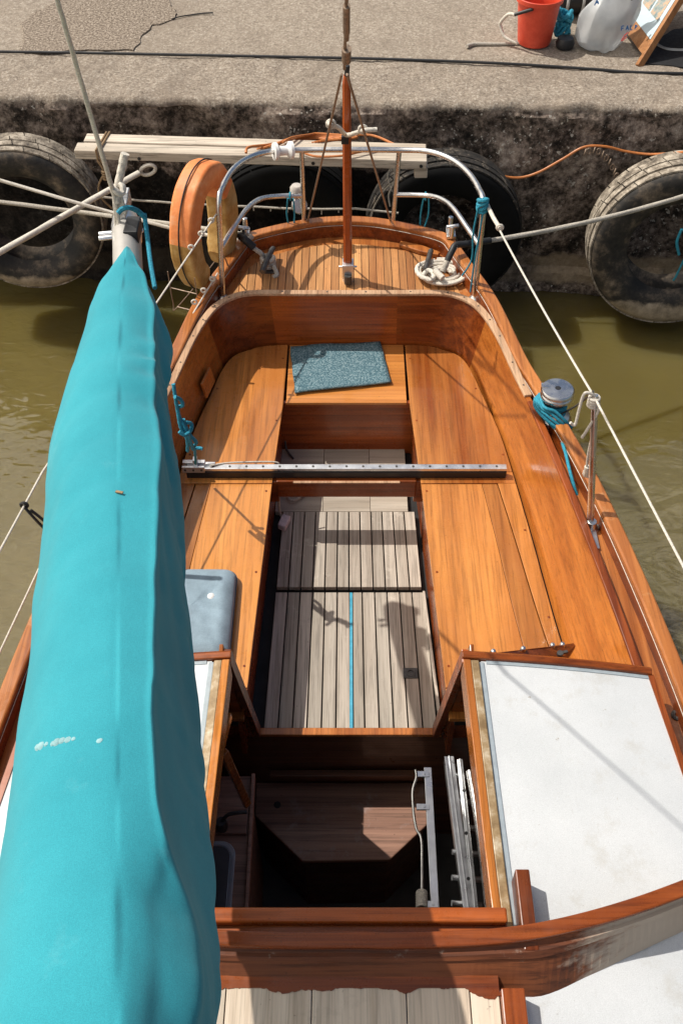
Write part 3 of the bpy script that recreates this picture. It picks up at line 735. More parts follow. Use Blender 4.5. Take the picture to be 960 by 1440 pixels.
# mainsheet traveller across the cockpit
tr = P(487, 655, .865).y
mb = MB(); mb.box((.0, tr, .852), (1.50, .032, .018)); 
trk = mb.build('traveller_track', 'alu', boat, bev=.003)
mb = MB()
for k in range(-9, 10): mb.cyl((k * .078, tr, .860), (k * .078, tr, .8625), .006, seg=10)
o = mb.build('track_screw', 'dark_metal', trk)
mb = MB(); mb.box((0, tr - .002, .822), (1.50, .036, .040)); mb.build('traveller_beam', 'black_plastic', boat, bev=.003)
mb = MB(); mb.box((0, tr - .01, .745), (.66, .06, .11), tint=.4); mb.box((-.345, tr - .01, .72), (.05, .05, .14)); mb.box((.345, tr - .01, .72), (.05, .05, .14)); mb.build('bridge_beam', 'mahog_x', boat, bev=.006)
mb = MB(); mb.box((0, tr - .042, .797), (.50, .012, .006)); mb.build('beam_trim', 'cap', boat)
q = P(272, 655, .875)
mb = MB(); mb.box((q.x, tr + .012, .868), (.105, .022, .03)); mb.box((q.x, tr - .020, .862), (.105, .012, .036)); mb.box((q.x + .01, tr, .892), (.02, .03, .045)); mb.box((q.x + .075, tr + .01, .868), (.05, .012, .016))
for dx in (-.038, 0, .038): mb.cyl((q.x + dx, tr - .026, .862), (q.x + dx, tr - .029, .862), .006, seg=10, mi=1)
mb.build('traveller_car', ['alu', 'dark_metal'], boat, bev=.003)

# pushpit
def rtube(mb_, pts, r): mb_.tube([V(p) for p in pts], r, 14, smoothpath=8)
Lb, Rb = P(313, 420, DZ), P(667, 421, DZ)
Yb = 4.32
lt, rt = PY(308, 285, 4.33), PY(679, 289, 4.30)
rl_y = 4.9
RTZ = 1.565
pp = thing
mb = MB()
rail_pts = [Lb, Lb.lerp(lt, .5), lt, PY(313, 262, 4.42), PY(328, 238, 4.58), PY(350, 222, 4.74), PY(378, 213.5, 4.84), PY(420, 211, rl_y), PY(487, 210.5, rl_y), PY(562, 211, rl_y), PY(602, 213, 4.86), PY(634, 224, 4.77), PY(657, 242, 4.62), PY(672, 264, 4.44), rt, rt.lerp(Rb, .5), Rb]
mb.tube(spline(rail_pts, 8), .0145, 14); pr = mb.build('pushpit_rail', 'steel', boat)
mb = MB()
mb.tube(spline([PY(311, 349, 4.33), PY(330, 318, 4.46), PY(347, 294, 4.62), PY(366, 280, 4.78), PY(392, 276, 4.87), PY(424, 275, 4.9)], 8), .0135, 12); mb.build('pushpit_middle_rail', 'steel', boat)
mb = MB()
mb.tube(spline([PY(673, 344, 4.31), PY(655, 318, 4.46), PY(638, 294, 4.62), PY(622, 281, 4.76), PY(600, 275, 4.86), PY(556, 274, 4.9)], 8), .0135, 12); mb.build('pushpit_middle_rail', 'steel', boat)
for a, b in ((P(428, 330, DZ), PY(424, 212, rl_y)), (P(551, 330, DZ), PY(561, 212, rl_y))):
    mb = MB(); mb.cyl(a, b, .0135, seg=14); mb.lathe([(.0, .012), (.018, .012), (.03, .006), (.03, .0)], a, seg=18)
    mb.box(a + V((.04, -.005, .014)), (.05, .018, .022)); mb.build('pushpit_stanchion', 'steel', boat)
mb = MB()
for q in (Lb, Rb): mb.lathe([(.0, .02), (.02, .02), (.034, .006), (.034, .0)], q, seg=18)
mb.build('pushpit_foot', 'steel', boat)
q = PY(398, 212, 4.87); q2 = PY(385, 213, 4.855); q3 = PY(411, 211, 4.89)
dv = (q3 - q2).normalized(); rotm = dv.to_track_quat('Z', 'Y').to_matrix(); L = (q3 - q2).length
mb = MB(); mb.lathe([(.0148, -L / 2), (.045, -L / 2), (.045, -L / 2 + .016), (.024, -L / 2 + .03), (.024, L / 2 - .03), (.045, L / 2 - .016), (.045, L / 2), (.0148, L / 2)], q, seg=28, rot=rotm)
mb.build('white_roller', 'white_plastic', boat)
# stern light on the middle rail
q = PY(417, 268, 4.93)
sl_ = MB(); sl_.lathe([(0, .035), (.025, .033), (.036, .02), (.038, -.03), (.03, -.036), (0, -.036)], q, seg=24)
ob = sl_.build('stern_light', 'glass_white', boat)
mb = MB(); rm = V((.2, -1, .35)).to_track_quat('Z', 'Y').to_matrix(); mb.lathe([(0, .012), (.04, .012), (.046, .004), (.046, -.012), (0, -.012)], PY(421, 289, 4.93), seg=26, rot=rm); mb.build('light_bracket', 'steel', ob)

# winch on the starboard coaming
wx, wy, wz = .935, 3.34, 1.11
mb = MB(); pth_ = full(offset(outer, -.060 * SGN)); mb.tube([V((p.x, p.y, 1.122 + .6 * lift(p.y))) for p in pth_ if p.y > -1.5], .0018, 5); mb.build('rail_seam', 'white_rope', boat)
o_ = V((wx, wy, wz)); wob = MB()
wob.lathe([(.0, -.05), (.082, -.05), (.082, 0), (.074, .012), (.056, .022), (.044, .05), (.042, .085), (.048, .108), (.0, .108)], o_, seg=40)
wn = wob.build('winch_drum', 'steel', boat)
mb = MB(); mb.lathe([(.048, .108), (.068, .112), (.073, .120), (.073, .132), (.068, .138), (.069, .142), (.074, .146), (.074, .156), (.068, .163), (.03, .166), (.013, .166), (.012, .15), (0, .15)], o_, seg=44)
mb.box(o_ + V((-.055, .02, .158)), (.03, .03, .016)); mb.build('winch_top', 'steel', wn)
mb = MB(); mb.lathe([(0, .1665), (.011, .1665), (.011, .155)], o_, seg=12); mb.build('winch_socket', 'black_plastic', wn)
# winch pad
mb = MB(); mb.lathe([(0, -.012), (.088, -.012), (.088, -.06), (0, -.06)], o_, seg=30); mb.build('winch_pad', 'mahog', boat, bev=.003)

# lifeline stanchion starboard (+ port, largely behind the sail cover)
sb, stp = P(829, 744, DZ + .048), V((.955, 2.80, 1.72))
stp = PY(836, 556, 2.80)
def stanchion(b, t_):
    mb = MB(); mb.tube([b, t_], [.0145, .0125], 14); o = mb.build('lifeline_stanchion', 'steel', boat)
    mb = MB(); mb.lathe([(0, .05), (.02, .05), (.024, .012), (.035, .006), (.035, 0)], b, seg=18); mb.box(b + V((0, -.05, .008)), (.04, .13, .012)); mb.build('stanchion_base', 'steel', o, bev=.002)
stanchion(sb, stp)
pb, ptp = V((-sb.x, sb.y, DZ + .048)), V((-1.02, 2.80, 1.69))
stanchion(pb, ptp)
for s_ in (-1, 1): stanchion(V((s_ * 1.235, .60, DZ + .048)), V((s_ * 1.225, .60, 1.68)))
# deck fillers (bronze rings let into the side deck)
mb = MB()
for q in (P(836, 742, DZ + .05), P(951, 1006, DZ + .05), P(24, 989, DZ + .05)): mb.lathe([(.008, .006), (.016, .008), (.021, .003), (.021, -.004), (.0, -.004)], q, seg=18)
mb.build('deck_filler', 'dark_metal', boat)
# stern fairleads with chafe posts
for s_, q in ((1, P(633, 330, RZ)), (-1, P(345, 332, RZ))):
    mb = MB(); mb.box(q + V((0, 0, .012)), (.05, .10, .02)); mb.cyl(q + V((0, -.045, .01)), q + V((0, -.05, .085)), .014, seg=12); mb.cyl(q + V((0, .045, .01)), q + V((0, .05, .08)), .014, seg=12); mb.cyl(q + V((-.03 * s_, -.05, .078)), q + V((.035 * s_, -.05, .088)), .011, seg=10)
    mb.build('stern_fairlead', 'steel', boat, bev=.003)
# bollard cleat on the port quarter of the aft deck
q = P(372, 390, DZ + .008); q2 = P(383, 366, DZ + .008); d_ = (q2 - q).normalized()
mb = MB(); c_ = (q + q2) / 2
mb.cyl(c_ + V((0, 0, 0)), c_ + V((0, 0, .07)), .018, seg=14); mb.tube([q - d_ * .03 + V((0, 0, .055)), q + V((0, 0, .062)), c_ + V((0, 0, .066)), q2 + V((0, 0, .062)), q2 + d_ * .03 + V((0, 0, .055))], [.017, .015], 14); mb.box(c_, (.07, .09, .012))
mb.build('mooring_cleat', 'dark_metal', boat, bev=.002)
q = P(601, 377, DZ + .008); mb = MB(); mb.box(q, (.06, .1, .012)); mb.cyl(q, q + V((0, 0, .05)), .016, seg=12); mb.tube([q + V((-.02, -.09, .05)), q + V((.02, .09, .05))], .015, 12); mb.build('mooring_cleat', 'dark_metal', boat, bev=.002)

# ---------------------------------------------------------------- cabin
def roofz(x): return 1.385 - .12 * (x / 1.05) ** 2
def rout(y): return interp([(-1.6, .80), (-1.0, .98), (0, 1.09), (.8, 1.115), (1.3, 1.10), (1.9, 1.035)], y)
def rinn(y): return interp([(.9, .475), (1.02, .468), (1.86, .452)], y)
for s_ in (-1, 1):
    mb = MB(); rr = []
    for k in range(40):
        y = 1.855 - k * (1.855 + 1.5) / 39; xi = rinn(y) if y > .96 else 0.0
        if k and y < .96 and 1.855 - (k - 1) * (1.855 + 1.5) / 39 > .96: rr.append([V((s_ * (rinn(.96) + (rout(.96) - rinn(.96)) * j / 12), .96, roofz(rinn(.96) + (rout(.96) - rinn(.96)) * j / 12))) for j in range(13)])
        rr.append([V((s_ * (xi + (rout(y) - xi) * j / 12), y, roofz(xi + (rout(y) - xi) * j / 12))) for j in range(13)])
    mb.rings(rr, closed=False, smooth=True); mb.build('cabin_roof', 'roof', boat)
    mb = MB(); rr = []
    for k in range(30):
        y = 1.86 - k * 3.3 / 29; x = rout(y); z_ = roofz(x)
        rr.append([V((s_ * (x - .005), y, z_ - .012)), V((s_ * (x - .005), y, z_ + .006)), V((s_ * (x + .016), y, z_ + .004)), V((s_ * (x + .022), y, z_ - .02)), V((s_ * (x + .012), y, DZ - .01)), V((s_ * (x - .008), y, DZ - .01))])
    mb.rings(rr, smooth=False); mb.build('cabin_side', 'mahog', boat)
    # trims of the companionway edge: wood, brass, painted border
    for nm, x0, x1, h, mat in (('opening_edge', -.062, -.036, .016, 'coaming'), ('brass_strip', -.036, -.009, .014, 'brass'), ('painted_border', -.008, .010, .004, 'greyblue')):
        mb = MB(); rr = []
        for k in range(9):
            y = 1.85 - k * (1.85 - .965) / 8; xa, xb = rinn(y) + x0, rinn(y) + x1
            lo = -.09 if nm == 'opening_edge' else -.02
            rr.append([V((s_ * xa, y, roofz(xa) + lo)), V((s_ * xa, y, roofz(xa) + h)), V((s_ * xb, y, roofz(xb) + h)), V((s_ * xb, y, roofz(xb) + lo))])
        mb.rings(rr, smooth=False); mb.build(nm, mat, boat, bev=.003)
    # painted border and moulding along the aft edge of the roof
    mb = MB(); rr = []
    for j in range(12):
        x = .47 + (rout(1.86) - .47) * j / 11; y0 = 1.858; rr.append([V((s_ * x, y0 - .014, roofz(x) + .003)), V((s_ * x, y0, roofz(x) + .003)), V((s_ * x, y0, roofz(x) - .01)), V((s_ * x, y0 - .014, roofz(x) - .01))])
    mb.rings(rr, smooth=False); mb.build('painted_border', 'greyblue', boat)
    mb = MB(); rr = []
    for j in range(14):
        x = .388 + (rout(1.86) + .01 - .388) * j / 13; y0 = 1.856; z_ = roofz(x)
        rr.append([V((s_ * x, y0, z_ - .02)), V((s_ * x, y0 + .002, z_ + .014)), V((s_ * x, y0 + .02, z_ + .020)), V((s_ * x, y0 + .034, z_ + .008)), V((s_ * x, y0 + .034, z_ - .02))])
    mb.rings(rr, smooth=False); mb.build('roof_moulding', 'mahog_x', boat, bev=.003)
    # raked bulkhead beneath the moulding
    mb = MB(); mb.prism([(s_ * .412, 1.868, 1.36), (s_ * 1.03, 1.868, 1.24), (s_ * 1.00, 1.95, .70), (s_ * .405, 2.07, .45)], (0, .018, 0)); mb.build('cabin_bulkhead', 'mahog_x', boat)
    # washboard slide: raked stile beside the opening
    mb = MB(); a, b = V((s_ * .400, 1.868, 1.375)), V((s_ * .372, 2.088, .47))
    mb.bar(a, b, .024, .05, up=(0, 1, 0)); st_o = mb.build('washboard_slide', 'mahog', boat, bev=.003)
    mb = MB(); mb.bar(a.lerp(b, .03) + V((s_ * .014, .03, .006)), a.lerp(b, .97) + V((s_ * .014, .03, .006)), .009, .012, up=(0, 1, 0)); mb.build('slide_channel', 'brass', st_o)
    mb = MB(); mb.bar(a + V((s_ * .024, .02, 0)), b + V((s_ * .024, .02, 0)), .014, .05, up=(0, 1, 0)); mb.build('slide_rail', 'coaming', st_o, bev=.003)
# open washboard flap lying aft over the starboard bench
a, b, c_, d_ = P(664, 922, 1.345), P(806, 905, 1.30), P(800, 915, 1.24), P(765, 938, 1.22)
mb = MB(); mb.prism([P(662, 921, 1.22), P(700, 917, 1.18), P(760, 910, 1.08), P(806, 904, .99), P(809, 908, .985), P(799, 925, 1.0), P(770, 946, 1.08), P(690, 946, 1.2)], (0, 0, -.022))
fl = mb.build('bulkhead_flap', 'mahog_x', boat, bev=.003)
mb = MB()
for px, py, z_ in ((693, 917, 1.19), (735, 913, 1.125), (776, 908, 1.05), (790, 907, 1.02)): mb.lathe([(0, .012), (.008, .01), (.012, 0), (.012, -.01)], P(px, py, z_), seg=12)
mb.build('flap_stud', 'steel', fl)
mb = MB(); q = P(786, 922, 1.035); mb.cyl(q, q + V((0, 0, .02)), .012, seg=12); mb.bar(q + V((-.01, 0, .012)), q + V((.03, .01, .012)), .01, .01); mb.build('flap_latch', 'dark_metal', fl)
# cabin inside
mb = MB()
mb.box((0, 1.2, -.55), (1.9, 1.9, .02)); mb.box((.0, 1.28, -.535), (.3, .34, .012)); mb.build('cabin_sole', 'cabin_floor', boat)
mb = MB(); mb.box((0, .32, .35), (1.9, .02, 1.7)); mb.box((-.92, 1.0, .35), (.02, 1.66, 1.7)); mb.box((.92, 1.0, .35), (.02, 1.66, 1.7)); mb.build('cabin_lining', 'dark_wood', boat)
ZS = .02
hx = [P(px, py, ZS) for px, py in ((360, 1100), (602, 1100), (602, 1158), (548, 1209), (425, 1211), (358, 1146))]
mb = MB(); mb.poly([(q.x, q.y) for q in hx], ZS - .03, ZS, tint=.5); sp_ = mb.build('entry_step', 'step', boat, bev=.006)
hx2 = [(q.x * .96, q.y + .025) for q in hx]
mb = MB(); mb.poly(hx2, -.54, ZS - .03); mb.build('step_box', 'dark_wood', sp_)
mb = MB(); q = P(390, 1132, ZS); mb.lathe([(0, .003), (.016, .003), (.016, -.01)], q, seg=16); mb.build('finger_hole', 'caulk', sp_)
# port galley counter and sink
CZ = .42
g0 = P(352, 1130, CZ); g1 = P(346, 1275, CZ)
mb = MB(); mb.poly([(g0.x, g0.y + .12), (g1.x, g1.y - .12), (-.95, g1.y - .12), (-.95, g0.y + .12)], CZ - .03, CZ); mb.bar((g0.x + .006, g0.y + .12, CZ), (g1.x + .006, g1.y - .12, CZ), .014, .05)
mb.poly([(g0.x - .01, g0.y + .1), (g1.x - .01, g1.y - .1), (-.9, g1.y - .1), (-.9, g0.y + .1)], -.54, CZ - .03)
mb.build('galley_counter', 'step', boat, bev=.003)
s0 = P(331, 1275, CZ); s1 = P(331, 1205, CZ); s2 = P(318, 1188, CZ); s3 = P(290, 1183, CZ)
x1, x0, y1, y0 = s1.x, s1.x - .30, s3.y, s0.y - .12
def rrect(x0, x1, y0, y1, r, z, n=8):
    out = []
    for cx_, cy_, a0 in ((x1 - r, y1 - r, 0), (x0 + r, y1 - r, 90), (x0 + r, y0 + r, 180), (x1 - r, y0 + r, 270)):
        for k in range(n + 1): a = R(a0 + 90 * k / n); out.append(V((cx_ + r * math.cos(a), cy_ + r * math.sin(a), z)))
    return out
mb = MB(); mb.rings([rrect(x0, x1, y0, y1, .06, CZ + .002), rrect(x0 + .004, x1 - .004, y0 + .004, y1 - .004, .056, CZ + .007), rrect(x0 + .016, x1 - .016, y0 + .016, y1 - .016, .05, CZ + .005), rrect(x0 + .02, x1 - .02, y0 + .02, y1 - .02, .046, CZ - .0), rrect(x0 + .022, x1 - .022, y0 + .022, y1 - .022, .04, CZ + .0012)], capa=False, mi=0)
mb.build('sink', 'sink_rim', boat)
mb = MB(); mb.add(rrect(x0 + .021, x1 - .021, y0 + .021, y1 - .021, .045, CZ + .0035), [list(range(36))]); mb.build('sink_bowl', 'cabin_floor', boat)
mb = MB(); q = P(325, 1155, CZ + .012); mb.box(q, (.13, .11, .02)); cbd = mb.build('chopping_board', 'step', boat, bev=.004)
mb = MB(); q = P(312, 1160, CZ + .05); mb.lathe([(0, .03), (.02, .03), (.024, .01), (.02, -.04), (0, -.04)], q, seg=18); mb.tube([q + V((0, 0, .02)), q + V((.03, .02, .05)), q + V((.1, .03, .05))], .008, 8, smoothpath=5); mb.build('tap', 'dark_metal', boat)
mb = MB(); mb.bar(P(322, 1005, 1.2), P(308, 1062, 1.18), .02, .04, tint=.8); mb.bar(P(315, 1058, 1.1), P(348, 1132, .60), .018, .03); mb.build('cabin_post', 'coaming', boat, bev=.003)
# aluminium fender rail with bent rod, stowed along the starboard side of the opening
# ---- fore side: end beam, ledge, breakwater, sliding hatch
zb = 1.452
ya, yb_ = P(487, 1275, zb).y, P(487, 1297, zb).y
xl, xr = -.372, .437
mb = MB(); mb.box(((xl + xr) / 2, (ya + yb_) / 2, zb - .014), (xr - xl, ya - yb_, .028), tint=.8); mb.build('hatch_end_beam', 'mahog_x', boat, bev=.007, seg=3)
yc = P(487, 1327, 1.43).y
mb = MB(); mb.prism([(xl - .02, yb_ + .02, zb - .028), (xr, yb_ + .02, zb - .028), (xr, yc, 1.418), (xl - .02, yc, 1.418)], (0, 0, -.05)); mb.build('hatch_ledge', 'mahog_x', boat)
# curved breakwater
bw = [(487, 1330, 1.462), (560, 1331, 1.462), (640, 1329, 1.462), (700, 1325, 1.463), (760, 1317, 1.465), (830, 1301, 1.468), (900, 1280, 1.465), (960, 1258, 1.455), (1010, 1238, 1.44)]
bt = [P(x, y, z) for x, y, z in bw]; bt[0].x = 0
bb = [P(487, 1391, 1.385), P(560, 1391, 1.385), P(640, 1391, 1.385), P(700, 1391, 1.375), P(760, 1405, 1.35), P(830, 1372, 1.335), P(900, 1338, 1.318), P(960, 1310, 1.30), P(1010, 1288, 1.28)]; bb[0].x = 0
bt, bb = spline(bt, 6), spline(bb, 6)
def sheetsolid(tp, bt_, th, mat, name, parent, inn):
    rr = []
    for i, (a, b) in enumerate(zip(tp, bt_)):
        rr.append([b, a, a + inn, b + inn])
    l_ = [[V((-q.x, q.y, q.z)) for q in r] for r in rr[::-1]][:-1]
    mb = MB(); mb.rings(l_ + rr, smooth=False); return mb.build(name, mat, parent, bev=.002)
sheetsolid(bt, bb, .02, 'breakwater', 'breakwater', boat, V((0, .022, 0)))
mb = MB(); rr = []
for i, a in enumerate(bt):
    t_ = (bt[min(i + 1, len(bt) - 1)] - bt[max(0, i - 1)]).normalized(); n_ = V((-t_.y, t_.x, 0)).normalized()
    rr.append([a - n_ * .008 - V((0, 0, .004)), a - n_ * .008 + V((0, 0, .014)), a + n_ * .034 + V((0, 0, .014)), a + n_ * .034 - V((0, 0, .004))])
l_ = [[V((-q.x, q.y, q.z)) for q in r] for r in rr[::-1]][:-1]
mb.rings(l_ + rr, smooth=False); bwc = mb.build('breakwater_cap', 'mahog_x', boat, bev=.005)
mb = MB(); rr = []
for i, a in enumerate(bt):
    b = bb[i]; c0 = a.lerp(b, .16) - V((0, .004, 0)); c1 = a.lerp(b, .28) - V((0, .004, 0)); rr.append([c1 + V((0, .006, 0)), c0 + V((0, .006, 0)), c0 - V((0, .006, 0)), c1 - V((0, .005, 0))])
l_ = [[V((-q.x, q.y, q.z)) for q in r] for r in rr[::-1]][:-1]
mb.rings(l_ + rr, smooth=False); mb.build('breakwater_moulding', 'breakwater', boat)
# sliding hatch, slid forward
hz = 1.405
xe = [P(px, 1420, hz).x for px in (316, 438, 572, 662, 704)]
mb = MB(); xs_ = [xe[0] - .11] + xe
for a, b in zip(xs_, xs_[1:]): mb.box(((a + b) / 2, .35, hz - .012), (b - a - .003, .93, .024))
hat = mb.build('sliding_hatch', 'hatchtop', boat, bev=.002)
mb = MB(); pts = []
for k in range(220):
    x = xs_[0] + (xs_[-1] - xs_[0]) * k / 219; dp = .006 + .020 * max(0, noise.fractal(V((x * 11, 2, 0)), .8, 2.2, 7) + .15) + (.028 * max(0, 1 - abs(x - .37) / .05)); pts.append((x, .815 - dp))
mb.poly(pts + [(xs_[-1], .84), (xs_[0], .84)], hz - .004, hz + .0025); mb.build('varnish_remnant', 'mahog_x', hat)
mb = MB()
for s_ in (-1, 1):
    xa = .478
    xa = xe[-1] + .031; mb.box((s_ * xa, .35, 1.405), (.062, .90, .07)); mb.box((s_ * .492, 1.0, 1.40), (.040, .22, .10))
mb.build('hatch_runner', 'mahog', boat, bev=.004)

# ================================================================== THINGS ON THE BOAT
# stowed aluminium ladder (right side of companionway)
def alum_ladder():
    root = thing('folded_ladder', "folded aluminium ladder stowed on edge along the right side of the companionway", "ladder", P(645, 1200, .85))
    for (xa, xb, y0, y1, wd, ht) in ((625, 655, 1064, 1300, .030, .05), (640, 664, 1068, 1300, .016, .06)):
        mb = MB(); a, b = P(xa + 6, y0, .92), P(xb + 6, y1, .92)
        mb.bar(a, b, wd, .006); mb.bar(a + V((-wd / 2, 0, -.02)), b + V((-wd / 2, 0, -.02)), .004, .045); mb.bar(a + V((wd / 2, 0, -.02)), b + V((wd / 2, 0, -.02)), .004, .045)
        mb.bar(a + V((0, 0, .004)), b + V((0, 0, .004)), .005, .008)
        mb.build('ladder_rail', 'alu', root, bev=.001)
    for k in range(6):
        mb = MB(); c0 = P(656, 1090 + k * 36, .89); mb.cyl(c0 + V((-.05, 0, 0)), c0 + V((.05, 0, -.02)), .010, seg=10); mb.build('rung', 'alu', root)
    mb = MB(); a, b = P(660, 1085, .93), P(688, 1290, .93); mb.tube([a, a.lerp(b, .4) + V((.006, 0, 0)), b], .014, 12, smoothpath=4); mb.build('ladder_tube', 'steel', root)
    mb = MB()
    for k, py in enumerate((1112, 1172, 1236)): c0 = P(652 + k * 3, py, .955); mb.cyl(c0, c0 + V((0, 0, .004)), .006, seg=8)
    mb.build('ladder_rivet', 'black_plastic', root)
alum_ladder()
root = thing('curtain_bar', "flat aluminium bar with brackets and a thin bent rod beside the entry step", "metal bar", P(600, 1180, .8))
mb = MB(); mb.bar(P(601, 1080, .82), P(612, 1290, .82), .028, .012); mb.build('flat_bar', 'alu', root, bev=.002)
for py, px in ((1089, 594), (1135, 594), (1272, 606)):
    mb = MB(); q = P(px, py, .826); mb.box(q, (.045, .022, .01)); mb.cyl(q + V((.006, 0, .004)), q + V((.006, 0, .008)), .005, seg=8); mb.build('bracket', 'alu', root, bev=.001)
mb = MB(); mb.tube([P(px, py, .835) for px, py in ((584, 1083), (585, 1094), (580, 1112), (581, 1140), (585, 1165), (592, 1180), (593, 1215), (593, 1250), (593, 1285))], .005, 8, smoothpath=5); mb.build('bent_rod', 'steel', root)
mb = MB()
for k in range(7): c0 = P(592.5, 1256 + k * 3.3, .835); mb.tube([c0 + V((.016 * math.cos(a), .004 * math.sin(a), .016 * math.sin(a))) for a in [j * .45 for j in range(14)]], .005, 6, loop=True)
mb.build('cord_whipping', 'white_rope', root)

# blue carpet mat on aft bench
mc = [P(408, 489, BZ), P(470, 485, BZ), P(535, 483, BZ), P(549, 540, BZ), P(482, 548, BZ), P(415, 555, BZ)]
mb = MB(); n_ = 22; rr = []
for i in range(n_ + 1):
    t_ = i / n_; a = mc[0].lerp(mc[2], t_); b = mc[5].lerp(mc[3], t_); row = []
    for j in range(13):
        q = a.lerp(b, j / 12); q = q + V((noise.noise(q * 12) * .006, noise.noise(q * 12 + V((5, 0, 0))) * .006, .004 + .006 * noise.noise(q * 5) + (.006 if j == 12 else 0)))
        row.append(q)
    rr.append(row)
top = [[q + V((0, 0, .009)) for q in r] for r in rr]
mb.rings(top, closed=False); m0 = mb.build('bench_mat', 'carpet'); so_ = m0.modifiers.new('thickness', 'SOLIDIFY'); so_.thickness = .010; so_.offset = -1
tag(m0, "speckled blue grey carpet mat lying on the aft bench", "mat")

# cushion on the port bench
cr = [P(262, 797, BZ + .05), P(332, 799, BZ + .05), P(330, 915, BZ + .05), P(250, 912, BZ + .05)]
x0, x1, y0, y1 = -.83, cr[1].x + .005, P(330, 935, BZ + .05).y, cr[1].y
cu = thing('seat_cushion', "faded grey blue buttoned seat cushion on the left bench beside the sail cover", "cushion", ((x0 + x1) / 2, (y0 + y1) / 2, BZ))
mb = MB(); rr = []
for i, (ins, z_) in enumerate(((.02, .003), (.004, .012), (0, .03), (.002, .046), (.012, .058))): rr.append([q + V((0, 0, 0)) for q in rrect(x0 + ins, x1 - ins, y0 + ins, y1 - ins, .05, BZ + z_, 6)])
N = len(rr[0]); qb = P(297, 838, BZ + .075)
cx_, cy_ = (x0 + x1) / 2, (y0 + y1) / 2
for k in range(1, 9):
    f = 1 - k / 8.5; r0 = rrect(x0 + .012, x1 - .012, y0 + .012, y1 - .012, .05, 0, 6); ring = []
    for q in r0:
        p_ = V((cx_ + (q.x - cx_) * f, cy_ + (q.y - cy_) * f, 0)); d2 = (p_ - V((qb.x, qb.y, 0))).length
        edge = min(x1 - p_.x, p_.x - x0, y1 - p_.y, p_.y - y0)
        z_ = .058 + .034 * (1 - math.exp(-edge / .035)) - .022 * math.exp(-(d2 / .045) ** 2) + .010 * noise.fractal(p_ * 9, 1, 2, 3) - .006 * (1 - abs(noise.noise(p_ * 13))) ** 4
        ring.append(V((p_.x, p_.y, BZ + z_)))
    rr.append(ring)
mb.rings(rr); mb.build('cushion_cover', 'cushion', cu, sub=1)
mb = MB()
for zz in (.032,): mb.tube([V((q.x, q.y, BZ + zz)) for q in rrect(x0 - .0, x1 + .0, y0 - .0, y1 + .0, .05, 0, 6)], .0032, 8, loop=True)
M['piping'] = plain('dark_piping', (.06, .08, .10, 1), .8)
mb.build('piping', 'piping', cu)
q = P(297, 838, BZ + .07)
mb = MB(); mb.lathe([(0, .012), (.010, .011), (.016, .005), (.016, -.004)], V((qb.x, qb.y, BZ + .070)), seg=14); mb.build('button', 'white_plastic', cu)

# pink sponge with cord
q = P(400, 736, SZ + .02)
mb = MB(); mb.rings([[V((q.x + (u * .019 + v * .012), q.y + (v * .036 - u * .008), SZ + .01 + zz)) for u, v in ((-1, -1), (0, -1.1), (1, -1), (1, 0), (1, 1), (0, .9), (-1, 1), (-1.1, 0))] for zz in (0, .012, .03, .036)]); 
tag(mb.build('sponge', 'pink', bev=.004), "small pale pink sponge on the cockpit floor under the left bench", "sponge")
mb = MB(); mb.tube([P(393, 690, BZ - .08), P(392, 705, .6), P(394, 722, .5), P(398, 730, SZ + .03)], .006, 8, smoothpath=6); mb.tube([P(404, 695, SZ + .02), P(408, 703, SZ + .02), P(418, 702, SZ + .02), P(430, 690, SZ + .02)], .007, 8, smoothpath=6)
tag(mb.build('cord_end', 'grey_rope'), "short greyed cord lying below the left bench by the sponge", "cord")
mb = MB(); mb.tube([P(400, 594, .62), P(401, 606, .55)], .010, 10); mb.tube([P(401, 604, .56), P(402, 630, .48), P(412, 645, SZ + .01)], .006, 8, smoothpath=6)
tag(mb.build('drain_tap', 'dark_metal'), "small dark metal stopcock with hose below the left bench near the mat", "valve")

# thin cord looped beside the traveller
mb = MB(); mb.tube([P(295, 655, .87), P(320, 651, .86), P(360, 649.5, .84), P(388, 650, .82), P(393, 655, .80)], .004, 8, smoothpath=6)
tag(mb.build('traveller_cord', 'white_rope'), "thin white cord lying along the left end of the mainsheet track", "cord")

# flagstaff
fb = P(489, 395, DZ)
root = thing('flagstaff', "red varnished wooden flagstaff standing in a steel socket on the aft deck", "flagstaff", fb)
mb = MB(); tpz = PY(487, 106, fb.y + .05)
hw = .0225
mb.rings([[fb.lerp(tpz, t_) + V((sx * h_, sy * h_, 0)) for sx, sy in ((-1, -.55), (-.55, -1), (.55, -1), (1, -.55), (1, .55), (.55, 1), (-.55, 1), (-1, .55))] for t_, h_ in ((.04, hw), (.3, hw), (.7, hw * .95), (.97, hw * .85), (1, hw * .6))], smooth=False); mb.build('staff', 'staff', root)
mb = MB(); mb.box(fb + V((0, -.006, .085)), (.058, .07, .075)); mb.cyl(fb, fb + V((0, -.006, .06)), .030, seg=18); mb.cyl(fb + V((-.048, 0, .09)), fb + V((.048, 0, .09)), .006, seg=10); mb.build('staff_socket', 'alu', root, bev=.004)
mb = MB(); mb.cyl(fb + V((0, -.05, .02)), fb + V((0, -.05, .07)), .02, seg=14); mb.build('socket_pin', 'dark_metal', root)
mb = MB(); mb.tube([tpz + V((0, 0, -.02)), tpz + V((.004, -.01, .05))], .012, 10); q = PY(485, 192, fb.y); mb.box(q + V((0, -.03, 0)), (.035, .02, .04)); mb.build('staff_cleat', 'black_plastic', root, bev=.003)

